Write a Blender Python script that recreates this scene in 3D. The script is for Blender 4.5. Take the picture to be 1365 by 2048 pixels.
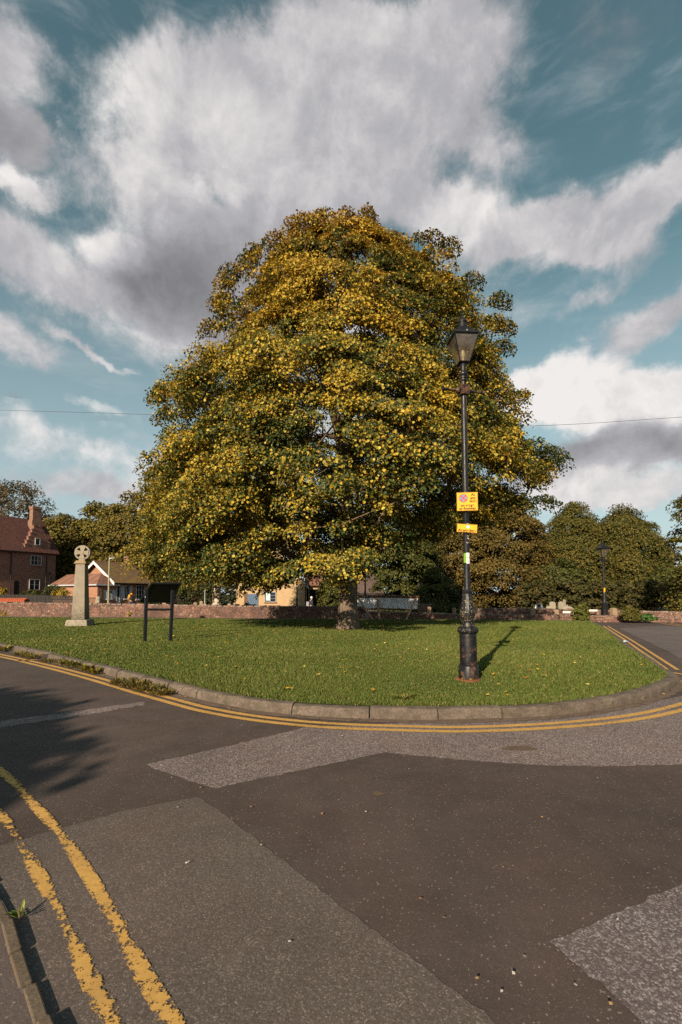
import bpy, bmesh, math, random
import numpy as np
from mathutils import Vector, Matrix

for _o in list(bpy.data.objects):
    bpy.data.objects.remove(_o)
scene = bpy.context.scene
COL = scene.collection
R = math.radians
random.seed(7)
rng = np.random.default_rng(11)

# ------------------------------------------------------------------ camera
F, CX, CY = 910.0, 682.5, 1141.7          # focal length and principal point in the 1365 x 2048 photograph
H, PITCH = 1.4, R(3.0)
cs, sn = math.cos(PITCH), math.sin(PITCH)
cam = bpy.data.cameras.new('camera')
cam.sensor_fit = 'VERTICAL'
cam.sensor_height = 36.0
cam.lens = 36.0 * F / 2048.0
cam.shift_y = (CY - 1024.0) / 2048.0
cam.clip_start = 0.05
cam.clip_end = 3000
camo = bpy.data.objects.new('camera', cam)
COL.objects.link(camo)
camo.location = (0, 0, H)
camo.rotation_euler = (R(90) + PITCH, 0, 0)
scene.camera = camo

def ray(x, y):
    u, v = (x - CX) / F, (CY - y) / F
    return Vector((u, cs - sn * v, sn + cs * v))
def G(x, y, z=0.0):                      # photograph pixel -> point on the level z
    d = ray(x, y)
    t = (z - H) / d.z
    return Vector((d.x * t, d.y * t, z))
def D(x, y, Y):                          # photograph pixel -> point at the distance Y
    d = ray(x, y)
    t = Y / d.y
    return Vector((d.x * t, Y, H + d.z * t))

# ------------------------------------------------------------------ sun, sky, exposure
SUN_EL = R(24.0)
SUN_AZ = math.atan2(-0.41, -0.91)        # direction the light comes from, seen from above (x, y)
sdir = Vector((math.sin(SUN_AZ) * math.cos(SUN_EL), math.cos(SUN_AZ) * math.cos(SUN_EL), math.sin(SUN_EL)))
sun = bpy.data.lights.new('sun', 'SUN')
sun.energy = 5.0
sun.angle = R(0.5)
sun.color = (1.0, 0.83, 0.62)
suno = bpy.data.objects.new('sun', sun)
COL.objects.link(suno)
suno.rotation_euler = sdir.to_track_quat('Z', 'Y').to_euler()
suno.location = (0, 0, 40)

vs = scene.view_settings
vs.view_transform = 'Standard'
vs.look = 'None'
vs.gamma = 1.0
vs.exposure = 0.63
vs.use_curve_mapping = False
scene.cycles.use_denoising = False
scene.cycles.max_bounces = 6
scene.cycles.diffuse_bounces = 2
scene.cycles.glossy_bounces = 2
scene.cycles.transmission_bounces = 4
scene.cycles.transparent_max_bounces = 6
scene.cycles.caustics_reflective = False
scene.cycles.caustics_refractive = False

class NT:
    """small helper to write node trees"""
    def __init__(s, nt):
        s.nt, s.n, s.l = nt, nt.nodes, nt.links
    def put(s, sock, v):
        if isinstance(v, bpy.types.NodeSocket):
            s.l.new(v, sock)
        elif v is not None:
            try:
                sock.default_value = v
            except Exception:
                sock.default_value = (*v, 1.0)
    def node(s, typ, ins=None, **kw):
        n = s.n.new(typ)
        for k, v in kw.items():
            setattr(n, k, v)
        for k, v in (ins or {}).items():
            s.put(n.inputs[k], v)
        return n
    def math(s, op, a, b=None, c=None, clamp=False):
        n = s.n.new('ShaderNodeMath')
        n.operation = op
        n.use_clamp = clamp
        for i, v in enumerate((a, b, c)):
            if v is not None:
                s.put(n.inputs[i], v)
        return n.outputs[0]
    def mix(s, f, a, b, blend='MIX'):
        n = s.n.new('ShaderNodeMix')
        n.data_type = 'RGBA'
        n.blend_type = blend
        s.put(n.inputs[0], f)
        s.put(n.inputs[6], a if isinstance(a, bpy.types.NodeSocket) else (*a[:3], 1))
        s.put(n.inputs[7], b if isinstance(b, bpy.types.NodeSocket) else (*b[:3], 1))
        return n.outputs[2]
    def noise(s, vec, scale, detail=4, rough=0.55, dist=0.0):
        n = s.node('ShaderNodeTexNoise', {'Vector': vec, 'Scale': scale, 'Detail': detail, 'Roughness': rough, 'Distortion': dist})
        return n.outputs[0]
    def ramp(s, f, *stops):
        n = s.n.new('ShaderNodeValToRGB')
        e = n.color_ramp.elements
        while len(e) < len(stops):
            e.new(0.5)
        for i, (p, c) in enumerate(stops):
            e[i].position = p
            e[i].color = (*c[:3], 1) if not isinstance(c, (int, float)) else (c, c, c, 1)
        s.put(n.inputs[0], f)
        return n.outputs[0]
    def mrange(s, v, a, b, c=0.0, d=1.0, smooth=False):
        n = s.n.new('ShaderNodeMapRange')
        n.interpolation_type = 'SMOOTHSTEP' if smooth else 'LINEAR'
        for i, q in enumerate((v, a, b, c, d)):
            s.put(n.inputs[i], q)
        return n.outputs[0]

world = bpy.data.worlds.new('World')
scene.world = world
world.use_nodes = True
W = NT(world.node_tree)
W.n.clear()
wout = W.node('ShaderNodeOutputWorld')
sky = W.node('ShaderNodeTexSky', sky_type='NISHITA', sun_disc=False)
sky.sun_elevation = SUN_EL
sky.sun_rotation = SUN_AZ
sky.air_density = 1.0
sky.dust_density = 0.6
sky.ozone_density = 1.0
tc = W.node('ShaderNodeTexCoord').outputs['Generated']
sep = W.node('ShaderNodeSeparateXYZ', {0: tc})
az = W.math('ARCTAN2', sep.outputs[0], sep.outputs[1])
el = W.math('ARCSINE', sep.outputs[2])
ae = W.node('ShaderNodeCombineXYZ', {0: az, 1: el}).outputs[0]
# ragged edges: two octaves of domain warping, then blobs of cloud in azimuth / elevation
w1 = W.node('ShaderNodeTexNoise', {'Vector': tc, 'Scale': 5.0, 'Detail': 7.0, 'Roughness': 0.62}).outputs[1]
w1c = W.node('ShaderNodeVectorMath', {0: w1, 1: (0.5, 0.5, 0.5)}, operation='SUBTRACT').outputs[0]
w1s = W.node('ShaderNodeVectorMath', {0: w1c, 'Scale': 0.17}, operation='SCALE').outputs[0]
aew = W.node('ShaderNodeVectorMath', {0: ae, 1: w1s}, operation='ADD').outputs[0]
CLOUDS = [  # photo x, y, radius x, radius y, turn, weight, brightness
    (620, 220, 280, 190, 0, 1.0, .72), (740, 80, 260, 140, 10, .9, .66), (880, 130, 160, 140, 0, .7, .58), (930, 245, 150, 70, 25, .55, .56),
    (385, 250, 180, 130, 0, .95, .84), (285, 335, 100, 85, 0, .9, .92), (330, 420, 180, 80, 0, .8, .72), (600, 340, 240, 130, 0, .8, .62), (440, 110, 140, 80, -15, .6, .7),
    (375, 580, 140, 105, 0, 1.6, .10), (470, 500, 150, 95, 0, 1.2, .30), (240, 505, 65, 55, 0, .7, .90), (680, 420, 200, 75, 0, .7, .50),
    (0, 110, 105, 140, 0, 1.0, .66), (0, 245, 110, 75, 0, 1.3, .32), (15, 350, 85, 55, 0, 1.0, .95), (5, 435, 75, 55, 0, .8, .72),
    (60, 525, 170, 62, 0, .75, .70), (120, 590, 150, 55, 0, .6, .64), (40, 690, 95, 55, 0, .75, .70), (150, 680, 80, 18, 12, .5, .66),
    (225, 718, 75, 14, 12, .5, .85), (170, 790, 80, 16, 18, .42, .98),
    (1150, 440, 190, 100, 0, .95, .74), (1310, 370, 140, 90, -20, .85, .70), (885, 425, 95, 65, 0, .9, .86), (1010, 475, 150, 60, 0, .7, .64),
    (1210, 490, 120, 62, 20, .7, .66), (1320, 625, 120, 75, -20, 1.15, .74), (1180, 620, 90, 30, -30, .5, .66),
    (1140, 785, 130, 80, 0, 1.3, 1.0), (1300, 800, 180, 90, 0, 1.3, 1.0), (1050, 805, 85, 65, 0, 1.2, 1.0), (1480, 780, 150, 110, 0, 1.2, 1.0),
    (1250, 900, 260, 58, -4, 1.3, .34), (1400, 885, 150, 48, 0, 1.1, .30), (1180, 1000, 260, 45, 0, .7, .84), (1100, 960, 90, 26, 0, .6, .62),
    (150, 965, 180, 28, 0, .6, .52), (320, 1000, 190, 26, 0, .5, .7), (700, 640, 200, 120, 0, .6, .6), (720, 850, 300, 120, 0, .6, .8),
    (130, 590, 260, 120, 10, .42, .72), (840, 330, 230, 130, 0, .45, .60), (1120, 560, 220, 110, -15, .30, .70), (430, 700, 200, 70, 0, .28, .7), (80, 880, 260, 60, 0, .38, .95), (300, 940, 260, 60, 0, .36, .95), (1250, 960, 260, 80, 0, .5, .85), (950, 60, 130, 160, 20, .4, .6), (130, 430, 120, 130, 0, .35, .8)]
cov = bri = None
for (cx_, cy_, rx_, ry_, rot_, wt_, br_) in CLOUDS:
    d_ = ray(cx_, cy_).normalized()
    k_ = (d_.y * cs + d_.z * sn)
    sx_, sy_ = rx_ / F * k_ * 1.02, ry_ / F * k_ * k_ * 1.05
    a_, e_ = math.atan2(d_.x, d_.y), math.asin(d_.z)
    mp = W.node('ShaderNodeMapping', {'Vector': aew, 'Location': (a_, e_, 0), 'Rotation': (0, 0, R(-rot_)), 'Scale': (sx_ / max(math.cos(e_), .4), sy_, 1)}, vector_type='TEXTURE')
    ln = W.node('ShaderNodeVectorMath', {0: mp.outputs[0]}, operation='LENGTH').outputs['Value']
    fo = W.mrange(ln, 1.30, 0.15, 0.0, wt_, smooth=True)
    cov = fo if cov is None else W.math('ADD', cov, fo)
    bri = W.math('MULTIPLY', fo, br_) if bri is None else W.math('MULTIPLY_ADD', fo, br_, bri)
fine = W.noise(tc, 7.5, 12, 0.66, 0.25)
fine2 = W.noise(tc, 2.6, 9, 0.6, 0.2)
# the same billows seen a little nearer the sun: where they thin out that way, the cloud is lit
tc2 = W.node('ShaderNodeVectorMath', {0: tc, 1: tuple(sdir * 0.03 + Vector((0, 0, .02)))}, operation='ADD').outputs[0]
fineb = W.noise(tc2, 7.5, 6, 0.60, 0.25)
relief = W.math('SUBTRACT', fine, fineb)
bright = W.math('DIVIDE', bri, W.math('MAXIMUM', cov, 0.001))
bright = W.math('MULTIPLY_ADD', relief, 0.75, bright)
bright = W.math('MULTIPLY_ADD', W.math('SUBTRACT', fine, 0.5), 0.20, bright)
bright = W.math('MULTIPLY_ADD', W.math('SUBTRACT', fine2, 0.5), 0.55, bright)
dens = W.math('MULTIPLY_ADD', W.math('SUBTRACT', fine, 0.5), 1.75, W.math('MINIMUM', cov, 1.3))
dens = W.math('MULTIPLY_ADD', W.math('SUBTRACT', fine2, 0.5), 0.80, dens)
alpha = W.mrange(dens, 0.08, 0.92, 0.0, 0.97, smooth=True)
# thin streaky cirrus and the whitish veil towards the horizon
stv = W.node('ShaderNodeMapping', {'Vector': ae, 'Rotation': (0, 0, R(38)), 'Scale': (2.0, 8.0, 1)}).outputs[0]
cirrus = W.mrange(W.noise(stv, 2.2, 9, 0.62, 0.4), 0.46, 0.85, 0.0, 0.42, smooth=True)
veil = W.mrange(el, 0.0, 0.60, 0.80, 0.0)
skyc = W.node('ShaderNodeHueSaturation', {'Hue': 0.467, 'Saturation': 1.0, 'Value': 0.79, 'Color': sky.outputs[0]}).outputs[0]
skyc = W.mix(1.0, skyc, (1.04, 1.0, 0.86), 'MULTIPLY')
skyc = W.mix(veil, skyc, (3.45, 4.10, 4.50))
skyc = W.mix(cirrus, skyc, (3.9, 4.2, 4.35))
ccol = W.ramp(bright, (0.0, (.195, .193, .203)), (0.30, (.295, .292, .308)), (0.60, (.440, .430, .448)), (1.0, (.80, .765, .745)))
ccol = W.mix(1.0, ccol, (7.8, 7.8, 7.8), 'MULTIPLY')
skyall = W.mix(alpha, skyc, ccol)
bg = W.node('ShaderNodeBackground', {'Color': skyall, 'Strength': 0.093})
W.l.new(bg.outputs[0], wout.inputs[0])
world.cycles.sampling_method = 'MANUAL'
world.cycles.sample_map_resolution = 512

# ------------------------------------------------------------------ helpers: objects
def tag(o, label=None, cat=None, group=None, kind=None):
    for k, v in (('label', label), ('category', cat), ('group', group), ('kind', kind)):
        if v:
            o[k] = v
    return o
def thing(name, label, cat, loc=(0, 0, 0), rz=0.0, group=None):
    o = bpy.data.objects.new(name, None)
    o.empty_display_size = 0.2
    o.location = loc
    o.rotation_euler = (0, 0, rz)
    COL.objects.link(o)
    return tag(o, label, cat, group)
def copy_tree(o, parent=None):
    c = o.copy()
    COL.objects.link(c)
    if parent:
        c.parent = parent
    for ch in list(o.children):
        copy_tree(ch, c)
    return c
def link(name, me, mat, parent=None, loc=None):
    if mat is not None:
        me.materials.append(mat)
    o = bpy.data.objects.new(name, me)
    COL.objects.link(o)
    if parent:
        o.parent = parent
    if loc is not None:
        o.location = loc
    return o

class MB:
    def __init__(s):
        s.v, s.f, s.c = [], [], {}
    def add(s, vs, fs):
        b = len(s.v)
        s.v.extend([tuple(q) for q in vs])
        s.f.extend([tuple(i + b for i in f) for f in fs])
        return s
    def box(s, c, d, rz=0.0, taper=1.0, rx=0.0, ry=0.0):
        hx, hy, hz = d[0] / 2, d[1] / 2, d[2] / 2
        m = Matrix.Translation(c) @ Matrix.Rotation(rz, 4, 'Z') @ Matrix.Rotation(ry, 4, 'Y') @ Matrix.Rotation(rx, 4, 'X')
        vs = [m @ Vector((x * hx * (taper if z > 0 else 1), y * hy * (taper if z > 0 else 1), z * hz)) for z in (-1, 1) for x, y in ((-1, -1), (1, -1), (1, 1), (-1, 1))]
        return s.add(vs, [(3, 2, 1, 0), (4, 5, 6, 7), (0, 1, 5, 4), (1, 2, 6, 5), (2, 3, 7, 6), (3, 0, 4, 7)])
    def b2(s, a, b):                       # box from corner to corner
        return s.box([(a[i] + b[i]) / 2 for i in range(3)], [abs(b[i] - a[i]) for i in range(3)])
    def tube(s, pts, radii, n=8, cap=True, flat=1.0):
        pts = [Vector(p) for p in pts]
        if not hasattr(radii, '__len__'):
            radii = [radii] * len(pts)
        vs, fs, up = [], [], None
        for i, p in enumerate(pts):
            t = (pts[min(i + 1, len(pts) - 1)] - pts[max(i - 1, 0)])
            t = t.normalized() if t.length > 1e-9 else Vector((0, 0, 1))
            if up is None:
                up = Vector((1, 0, 0)) if abs(t.x) < .9 else Vector((0, 1, 0))
            a = (up - t * up.dot(t)).normalized()
            up = a
            b = t.cross(a)
            for k in range(n):
                g = 2 * math.pi * k / n
                vs.append(p + (a * math.cos(g) + b * math.sin(g) * flat) * radii[i])
        for i in range(len(pts) - 1):
            for k in range(n):
                k2 = (k + 1) % n
                fs.append((i * n + k, i * n + k2, (i + 1) * n + k2, (i + 1) * n + k))
        if cap:
            fs.append(tuple(range(n - 1, -1, -1)))
            fs.append(tuple((len(pts) - 1) * n + k for k in range(n)))
        return s.add(vs, fs)
    def lathe(s, prof, n=24, c=(0, 0, 0), mod=None):
        vs, fs = [], []
        for (r, z) in prof:
            for k in range(n):
                g = 2 * math.pi * k / n
                rr = r * (mod(g, z) if mod else 1)
                vs.append((c[0] + rr * math.cos(g), c[1] + rr * math.sin(g), c[2] + z))
        m = len(prof)
        for i in range(m - 1):
            for k in range(n):
                k2 = (k + 1) % n
                fs.append((i * n + k, i * n + k2, (i + 1) * n + k2, (i + 1) * n + k))
        fs.append(tuple(range(n - 1, -1, -1)))
        fs.append(tuple((m - 1) * n + k for k in range(n)))
        return s.add(vs, fs)
    def prism(s, poly, a, b):              # polygon of 3-D points, moved by the vector from a to b
        n = len(poly)
        a, b = Vector(a), Vector(b)
        vs = [Vector(p) + a for p in poly] + [Vector(p) + b for p in poly]
        fs = [tuple(range(n - 1, -1, -1)), tuple(range(n, 2 * n))] + [(i, (i + 1) % n, (i + 1) % n + n, i + n) for i in range(n)]
        return s.add(vs, fs)
    def build(s, name, mat, parent=None, loc=None, smooth=False, bevel=0.0):
        me = bpy.data.meshes.new(name)
        me.from_pydata(s.v, [], s.f)
        bm = bmesh.new()
        bm.from_mesh(me)
        bmesh.ops.recalc_face_normals(bm, faces=bm.faces)
        bm.to_mesh(me)
        bm.free()
        o = link(name, me, mat, parent, loc)
        if smooth:
            me.polygons.foreach_set('use_smooth', [True] * len(me.polygons))
            me.set_sharp_from_angle(angle=R(38))
        if bevel:
            md = o.modifiers.new('bevel', 'BEVEL')
            md.width = bevel
            md.segments = 2
            md.limit_method = 'ANGLE'
        return o

def np_mesh(name, verts, faces, colors=None, nv=4, smooth=False):
    me = bpy.data.meshes.new(name)
    verts = np.asarray(verts, np.float32)
    faces = np.asarray(faces, np.int32)
    me.vertices.add(len(verts))
    me.vertices.foreach_set('co', verts.ravel())
    me.loops.add(faces.size)
    me.loops.foreach_set('vertex_index', faces.ravel())
    me.polygons.add(len(faces))
    me.polygons.foreach_set('loop_start', np.arange(0, faces.size, nv, dtype=np.int32))
    me.update(calc_edges=True)
    if colors is not None:
        at = me.color_attributes.new('tint', 'FLOAT_COLOR', 'POINT')
        c = np.ones((len(verts), 4), np.float32)
        c[:, :3] = colors
        at.data.foreach_set('color', c.ravel())
    me.validate()
    return me

# ------------------------------------------------------------------ helpers: materials
def mat(name):
    m = bpy.data.materials.new(name)
    m.use_nodes = True
    t = NT(m.node_tree)
    b = m.node_tree.nodes['Principled BSDF']
    b.inputs['Specular IOR Level'].default_value = 0.3
    t.b, t.m = b, m
    t.obj = t.node('ShaderNodeTexCoord').outputs['Object']
    t.pos = t.node('ShaderNodeNewGeometry').outputs['Position']
    return t
def bump(t, h, strength=0.4, dist=0.01):
    n = t.node('ShaderNodeBump', {'Height': h, 'Strength': strength, 'Distance': dist})
    t.l.new(n.outputs[0], t.b.inputs['Normal'])
def simple(name, c, rough=0.6, var=0.25, scale=6.0, metallic=0.0, c2=None, bmp=0.0, spec=0.3):
    t = mat(name)
    n = t.noise(t.pos, scale, 6, 0.6)
    c2 = c2 or tuple(q * (1 - var) for q in c)
    c1 = c if c2 is not None and var == 0 else tuple(min(1, q * (1 + var * .6)) for q in c)
    t.put(t.b.inputs['Base Color'], t.mix(t.mrange(n, .3, .7), c2, c1))
    t.b.inputs['Roughness'].default_value = rough
    t.b.inputs['Metallic'].default_value = metallic
    t.b.inputs['Specular IOR Level'].default_value = spec
    if bmp:
        bump(t, n, bmp, 0.02)
    return t.m

def asphalt(name, base, chip, scale, amount, patch=0.25, warm=(1.05, .97, .93), rough=0.85, lo=.25):
    t = mat(name)
    v = t.node('ShaderNodeTexVoronoi', {'Vector': t.pos, 'Scale': scale, 'Randomness': 1.0})
    rnd = t.node('ShaderNodeSeparateColor', {0: v.outputs['Color']}).outputs[0]
    v2 = t.node('ShaderNodeTexVoronoi', {'Vector': t.pos, 'Scale': scale * 2.3})
    r2 = t.node('ShaderNodeSeparateColor', {0: v2.outputs['Color']}).outputs[1]
    f = t.math('MULTIPLY_ADD', r2, .35, t.math('MULTIPLY', rnd, .65))
    c = t.mix(t.mrange(f, 1 - amount, 1.0, 0, 1), base, chip)
    c = t.mix(t.mrange(f, 0.0, lo, .55, 0), c, tuple(q * .32 for q in base))
    big = t.noise(t.pos, 0.55, 6, 0.6)
    mid = t.noise(t.pos, 3.0, 6, 0.65)
    g = t.math('MULTIPLY_ADD', t.math('SUBTRACT', big, .5), patch * 2.2, 1.0)
    g = t.math('MULTIPLY_ADD', t.math('SUBTRACT', mid, .5), patch * 1.4, g)
    gc = t.node('ShaderNodeCombineXYZ', {0: g, 1: g, 2: g}).outputs[0]
    c = t.mix(1.0, c, gc, 'MULTIPLY')
    stain = t.mrange(t.noise(t.node('ShaderNodeMapping', {'Vector': t.pos, 'Rotation': (0, 0, .9), 'Scale': (1.0, .45, 1)}).outputs[0], 1.1, 5, .62, .5), .56, .74, 0, .38)
    c = t.mix(stain, c, tuple(q * .55 for q in base))
    scuff = t.mrange(t.noise(t.pos, 1.7, 9, .72, .8), .58, .78, 0, .30)
    c = t.mix(scuff, c, tuple(q * 1.75 for q in base))
    c = t.mix(t.mrange(t.node('ShaderNodeSeparateColor', {0: t.node('ShaderNodeTexVoronoi', {'Vector': t.pos, 'Scale': 170.0}).outputs['Color']}).outputs[2], .990, .993, 0, .36), c, (.46, .40, .35))
    warmf = t.mrange(t.noise(t.pos, 1.3, 4), .45, .75)
    c = t.mix(warmf, c, t.mix(1.0, c, warm, 'MULTIPLY'))
    t.put(t.b.inputs['Base Color'], c)
    t.b.inputs['Roughness'].default_value = rough
    t.b.inputs['Specular IOR Level'].default_value = 0.25
    h = t.math('SUBTRACT', 1.0, v.outputs['Distance'])
    h = t.math('MULTIPLY_ADD', rnd, .6, h)
    bump(t, h, 0.35, 0.22 / scale)
    return t.m

M_ROAD = asphalt('dark_asphalt', (.073, .054, .048), (.22, .175, .155), 190, .15, .55, lo=.35)
M_COARSE = asphalt('coarse_asphalt', (.104, .083, .073), (.26, .215, .19), 150, .30, .30, lo=.50)
M_CHIPS = asphalt('light_chippings', (.122, .094, .090), (.46, .38, .365), 120, .46, .30, lo=.46)
M_CHIPS2 = asphalt('pale_chippings', (.112, .092, .092), (.38, .33, .34), 115, .45, .30, lo=.46)
M_LANE = asphalt('lane_asphalt', (.110, .090, .088), (.20, .17, .165), 60, .3, .4)
M_PAVE = asphalt('pavement_asphalt', (.10, .078, .072), (.18, .15, .14), 95, .22, .25)

def paint_mat():
    t = mat('yellow_line_paint')
    n = t.noise(t.pos, 30.0, 8, 0.68)
    w = t.noise(t.pos, 1.1, 4, 0.6)
    wear = t.node('ShaderNodeAttribute', attribute_name='wear').outputs['Fac']
    edge = t.node('ShaderNodeAttribute', attribute_name='edge').outputs['Fac']
    a = t.math('ADD', n, t.math('MULTIPLY', t.math('SUBTRACT', w, .5), .55))
    hi_ = t.noise(t.pos, 75.0, 5, 0.7)
    a = t.math('MULTIPLY_ADD', t.math('SUBTRACT', hi_, .5), .75, a)
    a = t.math('MULTIPLY_ADD', t.math('SUBTRACT', t.noise(t.pos, 190.0, 3, .6), .5), .35, a)
    a = t.math('SUBTRACT', a, t.math('MULTIPLY', edge, t.math('MULTIPLY_ADD', wear, .24, .08)))
    a = t.math('SUBTRACT', a, t.math('MULTIPLY', wear, .35))
    al = t.mrange(a, .235, .265)
    dirt = t.noise(t.pos, 40, 5, .7)
    c = t.mix(t.mrange(dirt, .3, .75), (.44, .240, .060), (.62, .375, .105))
    c = t.mix(t.mrange(t.noise(t.pos, 5, 6, .7), .45, .75, 0, .65), c, (.30, .17, .06))
    c = t.mix(t.mrange(t.noise(t.pos, 90, 4, .7), .58, .70, 0, .8), c, (.10, .07, .05))
    t.put(t.b.inputs['Base Color'], c)
    t.put(t.b.inputs['Alpha'], al)
    t.b.inputs['Roughness'].default_value = .75
    return t.m
M_PAINT = paint_mat()

def stone_mat(name, c1, c2, scale=3.0, speck=60, moss=None, rough=.85, bmp=.5):
    t = mat(name)
    n = t.noise(t.pos, scale, 8, .65)
    s = t.noise(t.pos, speck, 3, .6)
    c = t.mix(t.mrange(n, .3, .7), c1, c2)
    c = t.mix(t.mrange(s, .35, .7, .5, 0), c, tuple(q * .35 for q in c1))
    if moss:
        c = t.mix(t.mrange(t.noise(t.pos, scale * 2.2, 6, .7), .52, .66), c, moss)
    t.put(t.b.inputs['Base Color'], c)
    t.b.inputs['Roughness'].default_value = rough
    bump(t, t.math('ADD', n, t.math('MULTIPLY', s, .5)), bmp, .01)
    return t.m
M_KERB = stone_mat('kerb_stone', (.088, .066, .051), (.205, .162, .130), 5, 45, (.075, .065, .04))
M_EDGE = stone_mat('edging_stone', (.115, .086, .060), (.165, .125, .088), 6, 70, (.12, .08, .05))
M_CROSS = stone_mat('monument_stone', (.29, .25, .19), (.38, .33, .26), 3.5, 40, (.26, .21, .13), bmp=.3)
M_CROSSLOW = stone_mat('weathered_stone', (.24, .21, .16), (.44, .38, .30), 5, 30, (.09, .08, .06), bmp=.4)
M_LICHEN = stone_mat('lichen_stone', (.25, .18, .10), (.38, .28, .15), 7, 30, (.30, .16, .05))

def brick_mat(name, c1, c2, mortar, scale=1.0, var=.5, blotch=None, wear=0.0, world_v=False):
    t = mat(name)
    tcn = t.node('ShaderNodeTexCoord')
    p = t.node('ShaderNodeSeparateXYZ', {0: tcn.outputs['Object']})
    nn = t.node('ShaderNodeSeparateXYZ', {0: tcn.outputs['Normal']})
    u = t.math('ADD', t.math('MULTIPLY', p.outputs[0], t.math('ABSOLUTE', nn.outputs[1])), t.math('MULTIPLY', p.outputs[1], t.math('ABSOLUTE', nn.outputs[0])))
    wob = t.math('MULTIPLY', t.math('SUBTRACT', t.noise(t.pos, 5.0, 3, .6), .5), .10)
    v = t.node('ShaderNodeCombineXYZ', {0: t.math('ADD', u, wob), 1: t.math('MULTIPLY_ADD', wob, .6, p.outputs[2]), 2: 0.0}).outputs[0]
    b = t.node('ShaderNodeTexBrick', {'Vector': v, 'Color1': (*c1, 1), 'Color2': (*c2, 1), 'Mortar': (*mortar, 1), 'Scale': scale,
                                      'Mortar Size': .010, 'Bias': 0.0, 'Brick Width': .225, 'Row Height': .075})
    n = t.noise(t.pos, 2.4, 8, .7)
    n2 = t.noise(t.pos, 12, 4, .7)
    c = b.outputs[0]
    g = t.math('MULTIPLY_ADD', t.math('SUBTRACT', n, .5), var * 2, t.math('MULTIPLY_ADD', t.math('SUBTRACT', n2, .5), var * 2, 1.0))
    c = t.mix(1.0, c, t.node('ShaderNodeCombineXYZ', {0: g, 1: g, 2: g}).outputs[0], 'MULTIPLY')
    if blotch:
        c = t.mix(t.mrange(t.noise(t.pos, 7, 6, .75), .56, .63), c, blotch)
    if wear:
        c = t.mix(t.mrange(t.noise(t.pos, .8, 7, .72), .46, .62, 0, wear), c, (.075, .048, .040))
    t.put(t.b.inputs['Base Color'], c)
    t.b.inputs['Roughness'].default_value = .9
    bump(t, t.math('ADD', b.outputs['Fac'], n2), .4, .02)
    return t.m
M_WALL = brick_mat('old_wall_brick', (.165, .062, .042), (.070, .036, .030), (.20, .145, .11), 1.0, 1.2, (.38, .29, .22), .8)
M_WALLTOP = stone_mat('wall_capping', (.16, .10, .08), (.26, .18, .14), 5, 30, (.34, .28, .22))
M_BRICKA = brick_mat('dark_red_brick', (.24, .098, .066), (.17, .075, .055), (.22, .16, .13), 1.0, .5)
M_BRICKB = brick_mat('orange_brick', (.37, .15, .072), (.28, .115, .06), (.33, .24, .18), 1.0, .35)
M_CHIM = brick_mat('chimney_brick', (.25, .118, .076), (.18, .085, .058), (.25, .18, .14), 1.0, .45)

def tile_mat(name, c1, c2, moss=None, scale=1.0):
    t = mat(name)
    p = t.node('ShaderNodeSeparateXYZ', {0: t.obj})
    v = t.node('ShaderNodeCombineXYZ', {0: t.math('ADD', p.outputs[0], t.math('MULTIPLY', p.outputs[1], .13)), 1: t.math('MULTIPLY', p.outputs[2], 1.5)}).outputs[0]
    b = t.node('ShaderNodeTexBrick', {'Vector': v, 'Color1': (*c1, 1), 'Color2': (*c2, 1), 'Mortar': (*[q * .35 for q in c2], 1), 'Scale': scale,
                                      'Mortar Size': .015, 'Brick Width': .2, 'Row Height': .16})
    n = t.noise(t.pos, 1.5, 8, .7)
    n2 = t.noise(t.pos, 6, 5, .7)
    c = b.outputs[0]
    g = t.math('MULTIPLY_ADD', t.math('SUBTRACT', n2, .5), 1.6, 1.0)
    c = t.mix(1.0, c, t.node('ShaderNodeCombineXYZ', {0: g, 1: g, 2: g}).outputs[0], 'MULTIPLY')
    if moss:
        c = t.mix(t.mrange(n, .42, .6), c, moss)
    t.put(t.b.inputs['Base Color'], c)
    t.b.inputs['Roughness'].default_value = .85
    bump(t, t.math('ADD', b.outputs['Fac'], n2), .5, .04)
    return t.m
M_ROOFA = tile_mat('red_clay_tiles', (.130, .052, .040), (.075, .034, .029), None)
M_ROOFB = tile_mat('brown_tiles', (.26, .13, .085), (.20, .10, .07))
M_ROOFM = tile_mat('mossy_tiles', (.17, .10, .06), (.12, .08, .05), (.18, .11, .03))
M_ROOFD = tile_mat('grey_brown_tiles', (.15, .10, .085), (.11, .08, .07))
M_REDTILE = simple('red_coping_tile', (.52, .13, .06), .7, .3, 14)
M_RENDER = simple('ochre_render', (.45, .315, .175), .9, .16, 4, bmp=.2)
M_WHITE = simple('white_paint', (.70, .69, .68), .5, .1, 4)
M_GREYWHITE = simple('grey_white_paint', (.42, .43, .46), .5, .1, 4)
M_BLUE = simple('blue_door_paint', (.085, .135, .21), .5, .15, 5)
M_BLUEGREY = simple('blue_grey_frame_paint', (.30, .38, .46), .5, .1, 5)
M_POSTER = simple('pale_green_poster', (.50, .66, .66), .6, .08, 5)
M_DARKWOOD = simple('dark_wood', (.030, .026, .025), .7, .3, 8)
M_PALEWOOD = simple('pale_timber', (.46, .30, .16), .8, .3, 9, bmp=.2)
M_BROWNWOOD = simple('brown_timber', (.17, .085, .04), .8, .3, 9, bmp=.2)
M_POSTWOOD = simple('weathered_post_wood', (.30, .21, .14), .85, .35, 12, bmp=.3)
M_DARK = simple('dark_interior', (.012, .012, .014), .8, .2, 3)
M_BLACKMETAL = simple('black_painted_metal', (.010, .0105, .013), .45, .25, 9, spec=.3)
M_GALV = simple('galvanised_steel', (.30, .31, .30), .45, .15, 6)
M_SHEET = simple('grey_plastic_sheet', (.74, .75, .80), .30, .12, 3, bmp=.25, spec=.5)
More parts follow.
